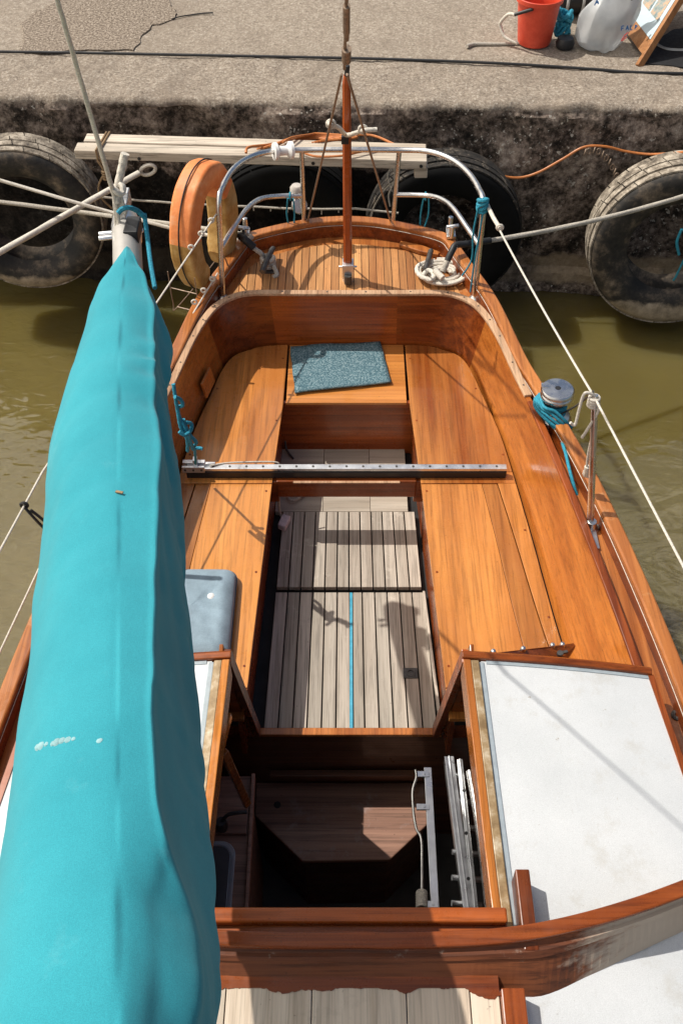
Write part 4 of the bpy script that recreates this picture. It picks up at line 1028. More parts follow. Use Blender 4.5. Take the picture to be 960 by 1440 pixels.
# backstay with bridle
def BS(t_): return V((0, 4.95 - 6.95 * t_, 1.05 + 8.45 * t_))
root = thing('backstay', "steel backstay with turnbuckle rising above the flagstaff and splitting into two legs", "rigging wire", (0, 4.9, DZ))
ap = BS(.172); ap.x = -.008
mb = MB()
mb.tube([ap, BS(.22)], .006, 8); mb.tube([BS(.285), BS(.62)], .005, 8); mb.build('stay_wire', 'wire', root)
mb = MB(); mb.tube([BS(.178), BS(.186)], .018, 10); mb.tube([BS(.192), BS(.196)], .010, 8); mb.tube([BS(.1965), BS(.212)], .013, 10); mb.tube([BS(.214), BS(.222)], .007, 8); mb.tube([BS(.222), BS(.226)], .018, 10); mb.tube([BS(.226), BS(.29)], .006, 8)
mb.build('turnbuckle', 'wire', root)
for s_, tgt in ((-1, P(431, 318, DZ + .02)), (1, P(551, 318, DZ + .02))):
    mb = MB(); mb.tube([ap + V((s_ * .01, 0, -.02)), tgt], .0055, 8); mb.build('bridle_leg', 'wire', root)
# white cord lashed between bridle legs and staff
tl, trr = P(431, 318, DZ + .02), P(551, 318, DZ + .02)
la, ra = ap.lerp(tl, .27), ap.lerp(trr, .30)
st_p = PY(487, 184, fb.y - .03)
mb = MB(); mb.tube([la + V((-.008, 0, .01)), la, la.lerp(st_p, .5) + V((0, 0, .0)), st_p + V((0, -.02, -.01)), ra.lerp(st_p, .4) + V((0, -.02, 0)), ra, ra + V((.06, 0, .004))], .010, 10, strands=3, smoothpath=8)
for q in (la, ra): mb.tube([q + V((.018 * math.cos(a), .01, .018 * math.sin(a))) for a in [k * .5 for k in range(13)]], .006, 8, loop=True)
tag(mb.build('lashing_cord', 'white_rope'), "white cord tied between the backstay legs and the flagstaff", "cord")

# coiled mooring rope on the aft deck
cc = P(622, 388, DZ + .01); pts = []
for k in range(155):
    a = k * 2 * math.pi / 36; rr_ = .038 + .0205 * (k / 36); wob = 1 + .05 * math.sin(a * 3 + k * .1)
    pts.append(cc + V((rr_ * 1.12 * wob * math.cos(a), rr_ * .95 * math.sin(a), .014 + .012 * (k / 150) + .003 * math.sin(k * .23))))
mb = MB(); mb.tube(pts, .0092, 12, strands=3, pitch=.06, smoothpath=2)
mb.tube([cc + V((-.12, -.06, .035)), cc + V((-.08, -.02, .05)), cc + V((-.055, -.06, .05)), cc + V((-.07, -.10, .045)), cc + V((-.12, -.07, .045)), cc + V((-.14, .0, .035)), cc + V((-.12, .06, .03)), cc + V((-.04, .105, .026))], .0115, 12, strands=3, pitch=.07, smoothpath=10)
mb.tube([cc + V((-.05, -.05, .07)), cc + V((-.01, -.10, .055))], .017, 12)
tag(mb.build('rope_coil', 'white_rope'), "coiled thick off white mooring rope on the right of the aft deck", "rope coil")

# mooring line right
ml = thing('mooring_line', "thick grey mooring line in a black chafe sleeve running right from the stern fairlead", "mooring line", P(633, 345, DZ + .1))
A_, B_ = P(622, 382, DZ + .06), P(640, 345, RZ + .06)
C_ = PY(985, 268, 5.2)
mb = MB(); mb.tube(sag(B_, C_, .04, 30), .0125, 12, strands=3, pitch=.09); mb.tube([B_, B_.lerp(A_, .5) + V((0, 0, .01)), A_], .016, 12, strands=3, smoothpath=6); mb.build('rope', 'grey_rope', ml)
pth = sag(B_, C_, .04, 30)
mb = MB(); mb.tube([A_.lerp(B_, .35) + V((0, 0, .01)), A_.lerp(B_, .7) + V((0, 0, .012)), B_, pth[1], pth[2], pth[4]], .0175, 14, smoothpath=5); mb.build('chafe_sleeve', 'black_hose', ml)
# port stern line with sleeve to the cleat
ml = thing('mooring_line', "greyed mooring line made fast on the dark cleat at the left of the aft deck", "mooring line", c_)
kc = (P(372, 390, DZ) + P(383, 366, DZ)) / 2 + V((0, 0, .06))
B_ = P(345, 338, RZ + .05)
mb = MB()
for dz in (0, .02, .04): mb.tube([kc + V((.032 * math.cos(a) , .028 * math.sin(a), -.035 + dz)) for a in [k * .45 for k in range(14)]], .012, 10, loop=True)
mb.tube([kc + V((-.02, .03, -.02)), kc.lerp(B_, .3), kc.lerp(B_, .65) + V((0, 0, -.005)), B_, B_ + V((-.06, .10, -.02)), V((-1.6, 5.3, .95)), V((-2.4, 5.4, 1.0))], .0125, 10, strands=3, smoothpath=8)
mb.tube([kc + V((.03, -.03, -.02)), kc + V((.05, -.07, -.05)), kc + V((.03, -.09, -.05))], .012, 10, smoothpath=6)
mb.build('rope', 'grey_rope', ml)
mb = MB(); mb.tube([kc.lerp(B_, .62), B_ + V((0, 0, .003)), B_ + V((-.03, .05, -.006))], .021, 12, smoothpath=6); mb.build('chafe_sleeve', 'black_hose', ml)

# lifelines
pl = PY(683, 287, 4.30)
mb = MB(); far = P(965, 806, 1.66)
mb.tube([pl] + sag(pl, stp + V((0, 0, -.01)), .015, 20) + [far, V((1.225, .60, 1.66))], .0046, 8)
mb.tube([pl + V((.008, 0, -.01)), pl.lerp(stp, .08), pl.lerp(stp, .16)], .010, 8, jitter=.006)
q = pl.lerp(stp, .16); mb.tube([q + V((.014 * math.cos(a), .01, .014 * math.sin(a))) for a in [k * .5 for k in range(13)]], .006, 6, loop=True)
tag(mb.build('lifeline', 'white_rope'), "white lifeline from the pushpit over the stanchion beside the winch", "lifeline")
# white lashing on the stanchion head
mb = MB(); h = stp
for k in range(4): mb.tube([h + V((.018 * math.cos(a), .018 * math.sin(a), -.012 - .012 * k)) for a in [j * .5 for j in range(13)]], .006, 8, loop=True)
mb.tube([h, h + V((-.04, .0, .01)), h + V((-.05, -.01, -.06)), h + V((-.055, -.02, -.13)), h + V((-.075, -.02, -.12))], .006, 8, smoothpath=8)
mb.tube([h, h + V((.02, -.02, -.05)), h + V((-.005, -.03, -.14)), h + V((-.02, -.03, -.19))], .006, 8, smoothpath=8)
mb.tube([h, h + V((.02, -.01, -.1)), h + V((.03, 0, -.3)), h + V((.04, 0, -.40))], .005, 8, smoothpath=8)
mb.tube([h + V((.04, 0, -.38)), h + V((.045, 0, -.42)), h + V((.05, .01, -.43))], [.012, .02], 8)
tag(mb.build('stanchion_lashing', 'white_rope'), "untidy white cord knotted round the stanchion head beside the winch", "cord")
mb = MB(); mb.tube([V((wx - .04, wy - .055, wz + .08)), V((wx, wy - .075, wz + .075)), V((wx + .04, wy - .06, wz + .08)), V((wx + .06, wy - .1, wz + .15)).lerp(h, .3), h + V((-.01, 0, .02))], .004, 8, smoothpath=8)
tag(mb.build('shackle_wire', 'dark_metal'), "thin dark wire from the winch drum to the stanchion head", "wire")
# port lifelines
for (pa, pm, pb_), lab in ((((305, 300, 4.33), (232, 398, 3.75), (60, 664, 2.6)), "upper white lifeline on the left passing behind the sail cover"), (((306, 384, 4.33), (240, 468, 3.75), (55, 800, 2.6)), "lower white lifeline on the left passing behind the sail cover")):
    a, m_, b = PY(*pa), PY(*pm), PY(*pb_)
    up = 'upper' in lab
    e = PY(-6, 786, 2.12) if up else PY(-6, 930, 2.15)
    mb = MB(); mb.tube([a, a.lerp(b, .33), a.lerp(b, .66), b, e, V((-1.225, .60, 1.66 if up else 1.40))], .0042, 8)
    for k in range(3): q = a.lerp(m_, .12 + .2 * k); mb.tube([q + V((.012 * math.cos(t_), .006, .012 * math.sin(t_))) for t_ in [j * .5 for j in range(13)]], .005, 6, loop=True)
    tag(mb.build('lifeline', 'white_rope'), lab, "lifeline", "lifelines on the left side of the boat")
    if up: b_up, e_up = b, e
q = b_up.lerp(e_up, .42)
mb = MB(); mb.tube([q + V((.012 * math.cos(t_), .006, .012 * math.sin(t_))) for t_ in [j * .5 for j in range(13)]], .006, 6, loop=True)
mb.tube([q, q + V((.03, -.01, -.06)), q + V((.055, .01, -.17)), q + V((.07, 0, -.22)), q + V((.075, .01, -.17)), q + V((.055, .0, -.08)), q + V((.02, .0, -.02))], .0055, 8, smoothpath=7)
tag(mb.build('cord_loop', 'black_hose'), "loose black cord loop tied to the upper left lifeline", "cord")

# blue ropes
o_ = V((wx, wy, wz)); mb = MB()
for k in range(5):
    a0 = 2.6 + k * .12
    mb.tube([o_ + V((.05 * math.cos(a0 + j * .5), .05 * math.sin(a0 + j * .5), .03 + .012 * k)) for j in range(14)], .0075, 8, smoothpath=3)
def blu(pts, r=.0072): mb.tube(pts, r, 10, smoothpath=8, strands=3, pitch=.04)
for k in range(4):
    s0 = P(752 + k * 2, 560 - k * 2, 1.20); blu([s0, P(752 + k * 4, 572, 1.19 + .012 * k), P(765 + k * 5, 588 - k * 3, 1.18 + .012 * k), P(783 + k * 4, 602 - k * 3, 1.15 + .008 * k), P(797 + k * 2, 610 - k * 3, 1.12)])
blu([P(756, 575, 1.17), P(770, 592, 1.16), P(785, 610, 1.13), P(794, 635, 1.15), P(800, 660, 1.145), P(806, 682, 1.12), P(812, 701, 1.08)])
tag(mb.build('winch_rope', 'blue_rope'), "blue rope wound round the chrome winch with its tail on the side deck", "rope")
mb = MB(); kq = PY(678, 287, 4.28)
for k in range(4): mb.tube([kq + V((.022 * math.cos(a), .026 * math.sin(a), -.02 + .014 * k + .012 * math.sin(a + k))) for a in [j * .45 for j in range(14)]], .009, 8, loop=True)
for dx, e_ in ((-.022, .40), (.004, .5)): mb.tube([kq + V((dx, -.025, 0)), kq + V((dx * 1.2 - .006, -.02, -.15)), kq + V((dx * .6 - .012, -.015, -.3)), kq + V((dx * 2 - .02, -.01, -e_))], .0045, 8, smoothpath=8)
tag(mb.build('blue_lashing', 'blue_rope'), "blue rope lashed round the right bend of the pushpit with hanging ends", "rope")
for (px, py, l_, lab) in ((408, 276, .22, "thin blue green cord looped over the left middle rail near the stern light"), (598, 276, .21, "thin blue green cord hanging from the right middle rail")):
    mb = MB(); q = PY(px, py, 4.88)
    mb.tube([q + V((0, .02 * math.cos(a), .02 * math.sin(a))) for a in [j * .45 for j in range(14)]], .005, 8, loop=True)
    for dx in (-.012, .016): mb.tube([q + V((dx, -.02, .0)), q + V((dx * 1.5 - .004, -.02, -.1)), q + V((dx * .6 - (.012 if px > 500 else 0), -.015, -l_))], .0045, 8, smoothpath=6)
    tag(mb.build('thin_cord', 'blue_rope'), lab, "cord", "cords hanging from the pushpit rails")

# lifebuoy hanging outside the pushpit
lc = V((-.722, 4.47, 1.372)); dd = V((.36, .933, 0)).normalized(); nn = V((.933, -.36, 0)).normalized()
lb = thing('horseshoe_lifebuoy', "weathered orange and mustard horseshoe lifebuoy hanging outside the left pushpit", "lifebuoy", lc)
path = []
RW, RH = .205, .278
for k in range(49):
    a = R(-62) + (R(242) - R(-62)) * k / 48
    path.append(lc + dd * (-RW * math.cos(a)) + V((0, 0, 1)) * (RH * math.sin(a)))
def rrsec(p, tn, wn_, hw_, hh_, n=6):
    out = []; r = .020; 
    for cx_, cy_, a0 in ((hw_ - r, hh_ - r, 0), (-hw_ + r, hh_ - r, 90), (-hw_ + r, -hh_ + r, 180), (hw_ - r, -hh_ + r, 270)):
        for k in range(n): a = R(a0 + 90 * k / (n - 1)); out.append(p + wn_ * (cx_ + r * math.cos(a)) + tn * (cy_ + r * math.sin(a)))
    return out
secs = []
for i, p in enumerate(path):
    rad = (p - lc).normalized(); w_ = 1 + .03 * noise.noise(p * 14)
    e_ = min(1, .75 + i * .12, .75 + (48 - i) * .12)
    secs.append(rrsec(p, nn, rad, (.063 + .006 * noise.noise(p * 22)) * w_ * e_, .064 * w_ * e_))
t = NT('orange_vinyl'); n = t.noise(12, 5, .7)
t.set(Base_Color=t.ramp(n, [(.3, (.62, .165, .04, 1)), (.55, (.76, .25, .07, 1)), (.75, (.74, .40, .22, 1))]), Roughness=.55); t.bump(t.noise(30, 3, .6), .3, .006); M['orange'] = t.m
t = NT('mustard_vinyl'); n = t.noise(14, 6, .7)
t.set(Base_Color=t.ramp(n, [(.3, (.30, .15, .03, 1)), (.5, (.46, .27, .075, 1)), (.72, (.56, .40, .19, 1))]), Roughness=.6); t.bump(t.noise(30, 3, .6), .3, .006); M['mustard'] = t.m
ka_, kb_ = 11, 34
mb = MB(); mb.rings(secs[ka_:kb_ + 1]); mb.build('orange_cover', 'orange', lb)
mb = MB(); mb.rings(secs[:ka_ + 1]); mb.rings(secs[kb_:]); mb.build('mustard_cover', 'mustard', lb)
mb = MB(); mb.tube([p + (p - lc).normalized() * .070 + nn * .0 for p in path[2:-2]], .004, 6); mb.build('grab_line', 'black_hose', lb)
mb = MB()
for off in (-.075, .075):
    mb.tube([lc + nn * off + dd * x + V((0, 0, z_)) for x, z_ in ((-.29, -.1), (-.285, -.30), (-.25, -.345), (.2, -.345), (.27, -.31), (.29, -.12))], .0026, 8, smoothpath=5)
for x, z_ in ((-.287, -.2), (-.25, -.345), (.05, -.345), (.27, -.31)): mb.tube([lc + nn * .075 + dd * x + V((0, 0, z_)), lc - nn * .075 + dd * x + V((0, 0, z_))], .0026, 8)
mb.tube([lc + nn * .075 + dd * .0 + V((0, 0, -.345)), lc + nn * .13 + V((0, 0, -.33))], .004, 8); mb.tube([lc + nn * .075 + dd * .1 + V((0, 0, -.345)), PY(311, 350, 4.33)], .004, 8)
mb.build('wire_cradle', 'wire', lb)

# ---------------------------------------------------------------- boom and sail cover
def ridgeP(y):       # ridge of the cover on the measured line; height falls gently aft
    px = interp([(350, 178), (400, 171), (500, 166), (900, 164), (1440, 162), (1800, 160)], y)
    z_ = interp([(345, 2.38), (420, 2.41), (600, 2.47), (1000, 2.56), (1440, 2.66), (1900, 2.78)], y)
    return P(px, y, z_)
tabL = [(330, 176), (350, 167), (380, 144), (420, 130), (450, 122), (480, 117), (530, 104), (600, 81), (650, 69), (700, 63), (800, 56), (900, 48), (960, 43), (1000, 36), (1100, 22), (1200, 8), (1300, -8), (1400, -26), (1500, -44), (1700, -80), (2000, -120)]
tabR = [(330, 181), (350, 192), (380, 207), (420, 219), (440, 228), (480, 241), (530, 244), (600, 246), (650, 252), (700, 258), (800, 266), (900, 272), (960, 277), (1000, 281), (1100, 290), (1200, 298), (1290, 304), (1340, 314), (1385, 316), (1440, 311), (1550, 318), (1700, 322), (2000, 330)]
def proj(p):
    r_ = V((p.x, p.y, p.z - CAMZ)); dep = r_.y * CT - r_.z * ST
    return CX + F * p.x / dep, CY - F * (r_.y * ST + r_.z * CT) / dep, dep
rings = []; NS = 34; bot_pts = []
sy = [346 + 3 * i for i in range(12)] + [384 + 9 * i for i in range(80)] + [1110 + 16 * i for i in range(48)]
for y in sy:
    rp = ridgeP(y); f = min(1, max(.15, (y - 335) / 120)) ** .7
    drop = interp([(345, .05), (400, .14), (520, .22), (700, .28), (900, .36), (1300, .36), (1440, .30)], y)
    hgt = interp([(345, .10), (400, .24), (520, .36), (900, .48), (1440, .50)], y)
    uc = interp([(345, .8), (600, .80), (800, .64), (1000, .50), (1120, .54), (1200, .68), (1290, .90), (1345, .97), (1385, .90), (1440, .74), (1600, .7)], y) + (.09 * noise.fractal(V((y * .010, 3, 0)), 1, 2, 2) if 480 < y < 960 else .025 * noise.noise(V((y * .008, 3, 0))))
    # widest points: at drop below the ridge in the same station
    wl = V((rp.x, rp.y, rp.z - drop)); _, py_, dep = proj(wl)
    xl_ = (interp(tabL, py_) - CX) / F * dep; xr_ = (interp(tabR, py_) - CX) / F * dep
    tp_ = min(1, .22 + .78 * max(0, (y - 346) / 34))
    hl, hr = (rp.x - xl_) * tp_, (xr_ - rp.x) * tp_
    cx_ = rp.x + (hr - hl) * .15
    prof_ = []
    # ridge -> right crease -> right side -> bottom -> left side -> ridge
    zc = interp([(345, -.12), (700, -.035), (1100, -.03), (1180, -.08), (1260, -.26), (1440, -.34)], y)
    rt_ = [(0, 0), (.2 * uc, .08 * zc), (.5 * uc, .36 * zc), (.8 * uc, .70 * zc), (uc, zc), (uc + .10 * (1 - uc), zc - .16 * (1 + zc)), (uc + .5 * (1 - uc), zc - .52 * (1 + zc)), (1, -1.0), (.97, -1.25), (.84, -1.5), (.6, -1.75), (.35, -2.0)]
    for u, v in rt_:
        zz = rp.z + v * drop if v >= -1 else rp.z - drop - (-v - 1) * (hgt - drop)
        prof_.append(V((rp.x + u * hr, rp.y, zz)))
    lf_ = [(.35, -2.0), (.62, -1.75), (.85, -1.5), (.97, -1.25), (1, -1.0), (.93, -.72), (.80, -.44), (.62, -.22), (.42, -.095), (.22, -.03), (.08, -.004)]
    for u, v in lf_:
        zz = rp.z + v * drop if v >= -1 else rp.z - drop - (-v - 1) * (hgt - drop)
        prof_.append(V((rp.x - u * hl, rp.y, zz)))
    prof_ = spline(prof_, 3, True)
    ring = []
    nP = len(prof_)
    for k, q in enumerate(prof_):
        c = V((rp.x, rp.y, rp.z - drop)); out_ = (q - c); out_.y = 0
        if out_.length > 1e-6: out_.normalize()
        s_ = rp.y
        side = 1 if q.x > rp.x else -1
        amp = .010 + (.034 if side > 0 else .010) * max(0, 1 - (y - 345) / 330)
        # long soft folds that run down and aft, sharper on the right flank
        f1 = noise.fractal(V((s_ * 3.2 + (rp.z - q.z) * 5 * side, (rp.z - q.z) * 3, side * 3.0)), 1, 2.0, 3)
        rid = abs(noise.noise(V((s_ * 5.5 + (rp.z - q.z) * 9, (rp.z - q.z) * 2.2, 11.0 + side)))) 
        q2 = q + out_ * (amp * f1 * .9 - (.020 * (1 - rid) ** 4 if side > 0 and q.z < rp.z - .03 else .006 * (1 - rid) ** 4) * (.6 if y > 800 else 1))
        if side > 0 and y < 660:
            env = min(1, (y - 346) / 60) * (1 - max(0, (y - 480) / 180)) * min(1, max(0, ((q.x - rp.x) / (hr + 1e-6) - .15) / .5)) ** 1.5 * (.35 + .9 * abs(noise.noise(V((s_ * 3.1, 2.2, 5)))) * 1.6)
            ph = s_ / .17 + (rp.z - q.z) * 3.4 + 1.5 * noise.noise(V((s_ * 3.3, 7, q.z * 5)))
            q2 = q2 + out_ * (.020 * env * (1 - 2 * abs(math.sin(math.pi * ph)) ** .6))
        ring.append(q2)
    rings.append(ring)
# a big soft pleat on the starboard flank toward the mast
mb = MB(); mb.rings(rings[::-1], smooth=True)
boomroot = thing('boom', "pale aluminium boom end with metal casting poking out of the turquoise sail cover", "boom", (-.9, 3.4, 1.9))
cv = thing('sail_cover', "turquoise canvas sail cover laced over the boom along the left side", "sail cover", ridgeP(900))
cvo = mb.build('canvas', 'sail', cv, sub=1)
# stitched ridge seam
mb = MB()
e0 = PY(196, 372, 3.25)
mb.tube([P(203, 300, 2.30), P(207, 330, 2.25), P(212, 370, 2.22), P(218, 405, 2.20)], .008, 8, smoothpath=5); mb.tube([P(166, 300, 2.34), P(172, 294, 2.35), P(182, 292, 2.35), P(194, 297, 2.32), P(204, 306, 2.29)], .009, 8, smoothpath=5)
mb.build('drawstring', 'blue_rope', cv)
# bird dropping smear and leaf on the canvas: paint-like flecks of real thickness
q0 = None
import bisect
def on_cover(px, py):
    d = ray(px, py); best = None
    o3 = V((0, 0, CAMZ))
    from mathutils.geometry import intersect_ray_tri
    for i in range(len(rings) - 1):
        n = len(rings[i])
        for j in range(n):
            a, b, c3, d3 = rings[i][j], rings[i][(j + 1) % n], rings[i + 1][(j + 1) % n], rings[i + 1][j]
            for tri in ((a, b, c3), (a, c3, d3)):
                h_ = intersect_ray_tri(tri[0], tri[1], tri[2], d, o3, True)
                if h_ is not None and (h_ - o3).dot(d) > 0 and (best is None or (h_ - o3).length < (best - o3).length): best = h_
    return best
mb = MB()
for px, py, r_ in ((55, 1050, .006), (60, 1048, .007), (66, 1046, .004), (76, 1045, .005), (82, 1043, .007), (89, 1041, .006), (97, 1040, .006), (104, 1039, .004), (140, 1042, .005), (142, 1041, .004)):
    h_ = on_cover(px, py)
    if h_: mb.lathe([(0, .0022), (r_ * .9, .0014), (r_ * 1.5, -.003)], h_, seg=8)
M['smear'] = plain('chalky_smear', (.27, .46, .48, 1), .9)
mb.build('pale_smear', 'smear', cv)
h_ = on_cover(168, 694)
if h_: mb = MB(); mb.bar(h_ + V((-.008, .003, .004)), h_ + V((.01, -.003, .006)), .006, .003); mb.build('dead_leaf', 'tan_rope', cv)
# boom
bA, bB = ridgeP(1700) - V((.0, 0, .40)), P(178, 314, 2.18)
mb = MB(); ax = (bB - bA).normalized(); sd = ax.cross(V((0, 0, 1))).normalized(); up = sd.cross(ax)
bA2 = bA - ax * .8
mb.rings([[p + sd * (.05 * math.cos(a)) + up * (.075 * math.sin(a)) for a in [2 * math.pi * k / 24 for k in range(24)]] for p in (bA2, bB - ax * .10)]); mb.build('boom_spar', 'alu_paint', boomroot)
mb = MB(); mb.rings([[p + sd * (w_ * math.cos(a)) + up * (h_ * math.sin(a)) for a in [2 * math.pi * k / 20 for k in range(20)]] for p, w_, h_ in ((bB - ax * .10, .053, .078), (bB - ax * .05, .054, .08), (bB, .048, .07), (bB + ax * .02, .03, .05))])
mb.box(bB + up * .085 - ax * .05, (.035, .10, .05)); mb.box(bB + up * .10 + ax * .0 + sd * .015, (.028, .04, .06)); mb.cyl(bB - ax * .06 - sd * .10, bB - ax * .06 + sd * .06, .009, seg=10); mb.cyl(bB - ax * .09 - sd * .10, bB - ax * .09 + sd * .02, .009, seg=10)
mb.build('boom_casting', 'alu', boomroot, bev=.004)
mb = MB(); mb.lathe([(0, .012), (.03, .012), (.033, 0), (.03, -.012), (0, -.012)], bB + up * .07 - ax * .02 + sd * .0, axis='X', seg=20); mb.box(bB + up * .06 - ax * .16 + sd * .03, (.05, .10, .05)); mb.build('boom_sheave', 'black_plastic', boomroot, bev=.004)
# topping lift and rope tail at the boom end
bt_ = bB + up * .11
mb = MB(); a = PY(166, 290, 3.44); up2 = PY(78, -5, 3.0)
a0 = bt_ + V((-.01, 0, .0)); 
tlA = PY(160, 272, 3.08)
mb.tube([tlA, PY(120, 135, 2.76), PY(78, -8, 2.38), PY(30, -150, 2.28), V((-.60, 1.6, 5.2)), V((-.52, .8, 7.2))], [.0080, .0022], 12, strands=3, pitch=.07, smoothpath=20)
mb.tube([tlA, PY(167, 310, 3.10), PY(169, 350, 3.06)], .007, 8); mb.tube([tlA, PY(163, 310, 3.11), PY(166, 346, 3.08)], .006, 8)
tag(mb.build('topping_lift', 'white_rope'), "thick white topping lift rope rising from the boom end out of frame", "rope")
mb = MB()
mb.tube([PY(164, 285, 3.09), PY(166, 262, 3.10), PY(172, 235, 3.12), PY(176, 216, 3.13)], [.012, .0145], 12, strands=3, pitch=.07, smoothpath=12)
for px in (168, 173, 177): mb.tube([PY(167, 268, 3.10), PY((167 + px) / 2, 282, 3.10), PY(px, 300, 3.10)], .007, 8)
mb.tube([PY(166, 266, 3.08) + V((.018 * math.cos(t_), .018 * math.sin(t_), .01 * math.sin(t_ * 2))) for t_ in [j * .45 for j in range(14)]], .011, 8, loop=True)
tag(mb.build('rope_tail', 'white_rope'), "short knotted white rope tail standing up at the boom end", "rope")
# tie hanging on cover flank above the traveller
mb = MB()
def bl(pts, r=.0075): mb.tube([P(*p) for p in pts], r, 9, strands=3, pitch=.04, smoothpath=8)
bl([(244, 540, 1.62), (247, 560, 1.56), (252, 585, 1.46), (262, 605, 1.40), (268, 622, 1.30), (272, 632, 1.22)])
bl([(246, 558, 1.58), (254, 562, 1.55), (257, 570, 1.52), (250, 572, 1.5)])
bl([(250, 575, 1.5), (254, 600, 1.42), (262, 610, 1.38), (269, 604, 1.38), (269, 596, 1.40), (262, 594, 1.42)])
bl([(252, 607, 1.42), (260, 612, 1.4), (268, 606, 1.4)])
bl([(258, 590, 1.44), (266, 610, 1.34), (276, 622, 1.28), (271, 630, 1.2), (278, 630, 1.2), (285, 631, 1.2)])
bl([(260, 605, 1.4), (264, 622, 1.3), (264, 634, 1.2)])
bl([(274, 630, 1.2), (275, 645, 1.02), (275, 652, .93)], .006)
tag(mb.build('mainsheet_tail', 'blue_rope'), "tangled blue mainsheet tail hanging over the left end of the traveller", "rope")

# ================================================================== QUAYSIDE THINGS
# tyres
def tyre_parts(root, Ro, W, Ri, blocks):
    prof = [(Ri, -W * .30), (Ri + .02, -W * .38), (Ri + .06, -W * .47), (Ro * .80, -W * .52), (Ro * .90, -W * .50), (Ro * .955, -W * .44), (Ro * .975, -W * .34), (Ro * .98, 0), (Ro * .975, W * .34), (Ro * .955, W * .44), (Ro * .90, W * .50), (Ro * .80, W * .52), (Ri + .06, W * .47), (Ri + .02, W * .38), (Ri, W * .30), (Ri + .035, W * .2), (Ri + .1, W * .1), (Ri + .1, -W * .1), (Ri + .035, -W * .2)]
    mb = MB(); mb.lathe(prof, axis='Y', seg=72, closed_prof=True)
    for r0, dy in ((Ri + .075, .487), (Ro * .86, .515)):
        mb.lathe([(r0 - .006, -W * dy), (r0, -W * dy - .008), (r0 + .006, -W * dy)], axis='Y', seg=72)
    o = mb.build('casing', 'dark_rubber' if Ro in (.49, .50) else 'rubber', root); o.matrix_parent_inverse = Matrix.Identity(4)
    mb = MB(); nb = blocks
    for row, (h0, h1) in enumerate(((-.42, -.24), (-.21, -.02), (.02, .21), (.24, .42))):
        for k in range(nb):
            a0 = 2 * math.pi * (k + .5 * (row % 2)) / nb; a1 = a0 + 2 * math.pi / nb * (.86 if k % 3 == row % 3 else .985)
            r0, r1 = Ro * .965, Ro * (1.0 if abs(h0 + h1) < .5 else .985)
            vs = []
            for r_ in (r0, r1):
                for a in (a0, a1):
                    for hh in (h0 * W, h1 * W): vs.append((r_ * math.cos(a + (.03 if hh == h1 * W else 0)), hh, r_ * math.sin(a + (.03 if hh == h1 * W else 0))))
            mb.add(vs, [(0, 1, 3, 2), (4, 6, 7, 5), (0, 4, 5, 1), (2, 3, 7, 6), (0, 2, 6, 4), (1, 5, 7, 3)])
    o = mb.build('tread', {.49: 'dark_rubber', .50: 'dull_tread'}.get(Ro, 'tread'), root); o.matrix_parent_inverse = Matrix.Identity(4)
TY = [((40, 300), 5.60, .485, .27, .29, 60, (-2, 0, 3), "large worn tyre fender with muddy rim hanging on the wall at the far left"),
      ((947, 338), 5.48, .545, .30, .30, 70, (-3, 0, -4), "large tyre fender with pale ribbed tread hanging on the wall at the far right"),
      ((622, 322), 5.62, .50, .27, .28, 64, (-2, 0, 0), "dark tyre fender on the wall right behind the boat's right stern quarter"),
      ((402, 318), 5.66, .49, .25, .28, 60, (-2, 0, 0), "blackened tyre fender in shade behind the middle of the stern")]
for (px, py), Y, Ro, W, Ri, nb, rot, lab in TY:
    c = PY(px, py, Y)
    root = thing('tyre_fender', lab, "tyre", c, "tyre fenders hung along the quay wall")
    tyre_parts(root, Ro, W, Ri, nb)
    root.rotation_euler = [R(a) for a in rot]

# timber fender beam hung along the wall
bt0, bt1 = PY(108, 205, 5.50), PY(600, 222, 5.42)
bz = 1.235
a, b = V((P(107, 218, bz).x, P(107, 214, bz).y, bz)), V((P(600, 231, bz).x, P(600, 227, bz).y, bz))
a.z += .01
root = thing('timber_fender', "long weathered grey timber plank hung in front of the tyres along the wall", "timber beam", a)
mb = MB(); mb.bar(a, b, .095, .055, tint=.4); d_ = (b - a).normalized()
mb2 = MB(); off = d_.cross(V((0, 0, 1))) * -1
mb.bar(a + V((.04, .098, .006)), b + V((0, .098, .006)), .092, .055, tint=.7); mb.build('plank', 'grey_plank', root, bev=.005)
mb = MB(); mb.box(b + V((-.03, .02, -.06)), (.075, .08, .07)); mb.build('end_block', 'grey_plank', root, bev=.004)
mb = MB()
for px, py in ((195, 227), (440, 233), (592, 238)):
    q = P(px, py, bz - .005); q = V((q.x, a.y + (b.y - a.y) * (q.x - a.x) / (b.x - a.x) - .0475, bz - .004)); mb.cyl(q, q + V((0, -.004, 0)), .010, seg=10)
mb.build('bolt_hole', 'black_plastic', root)
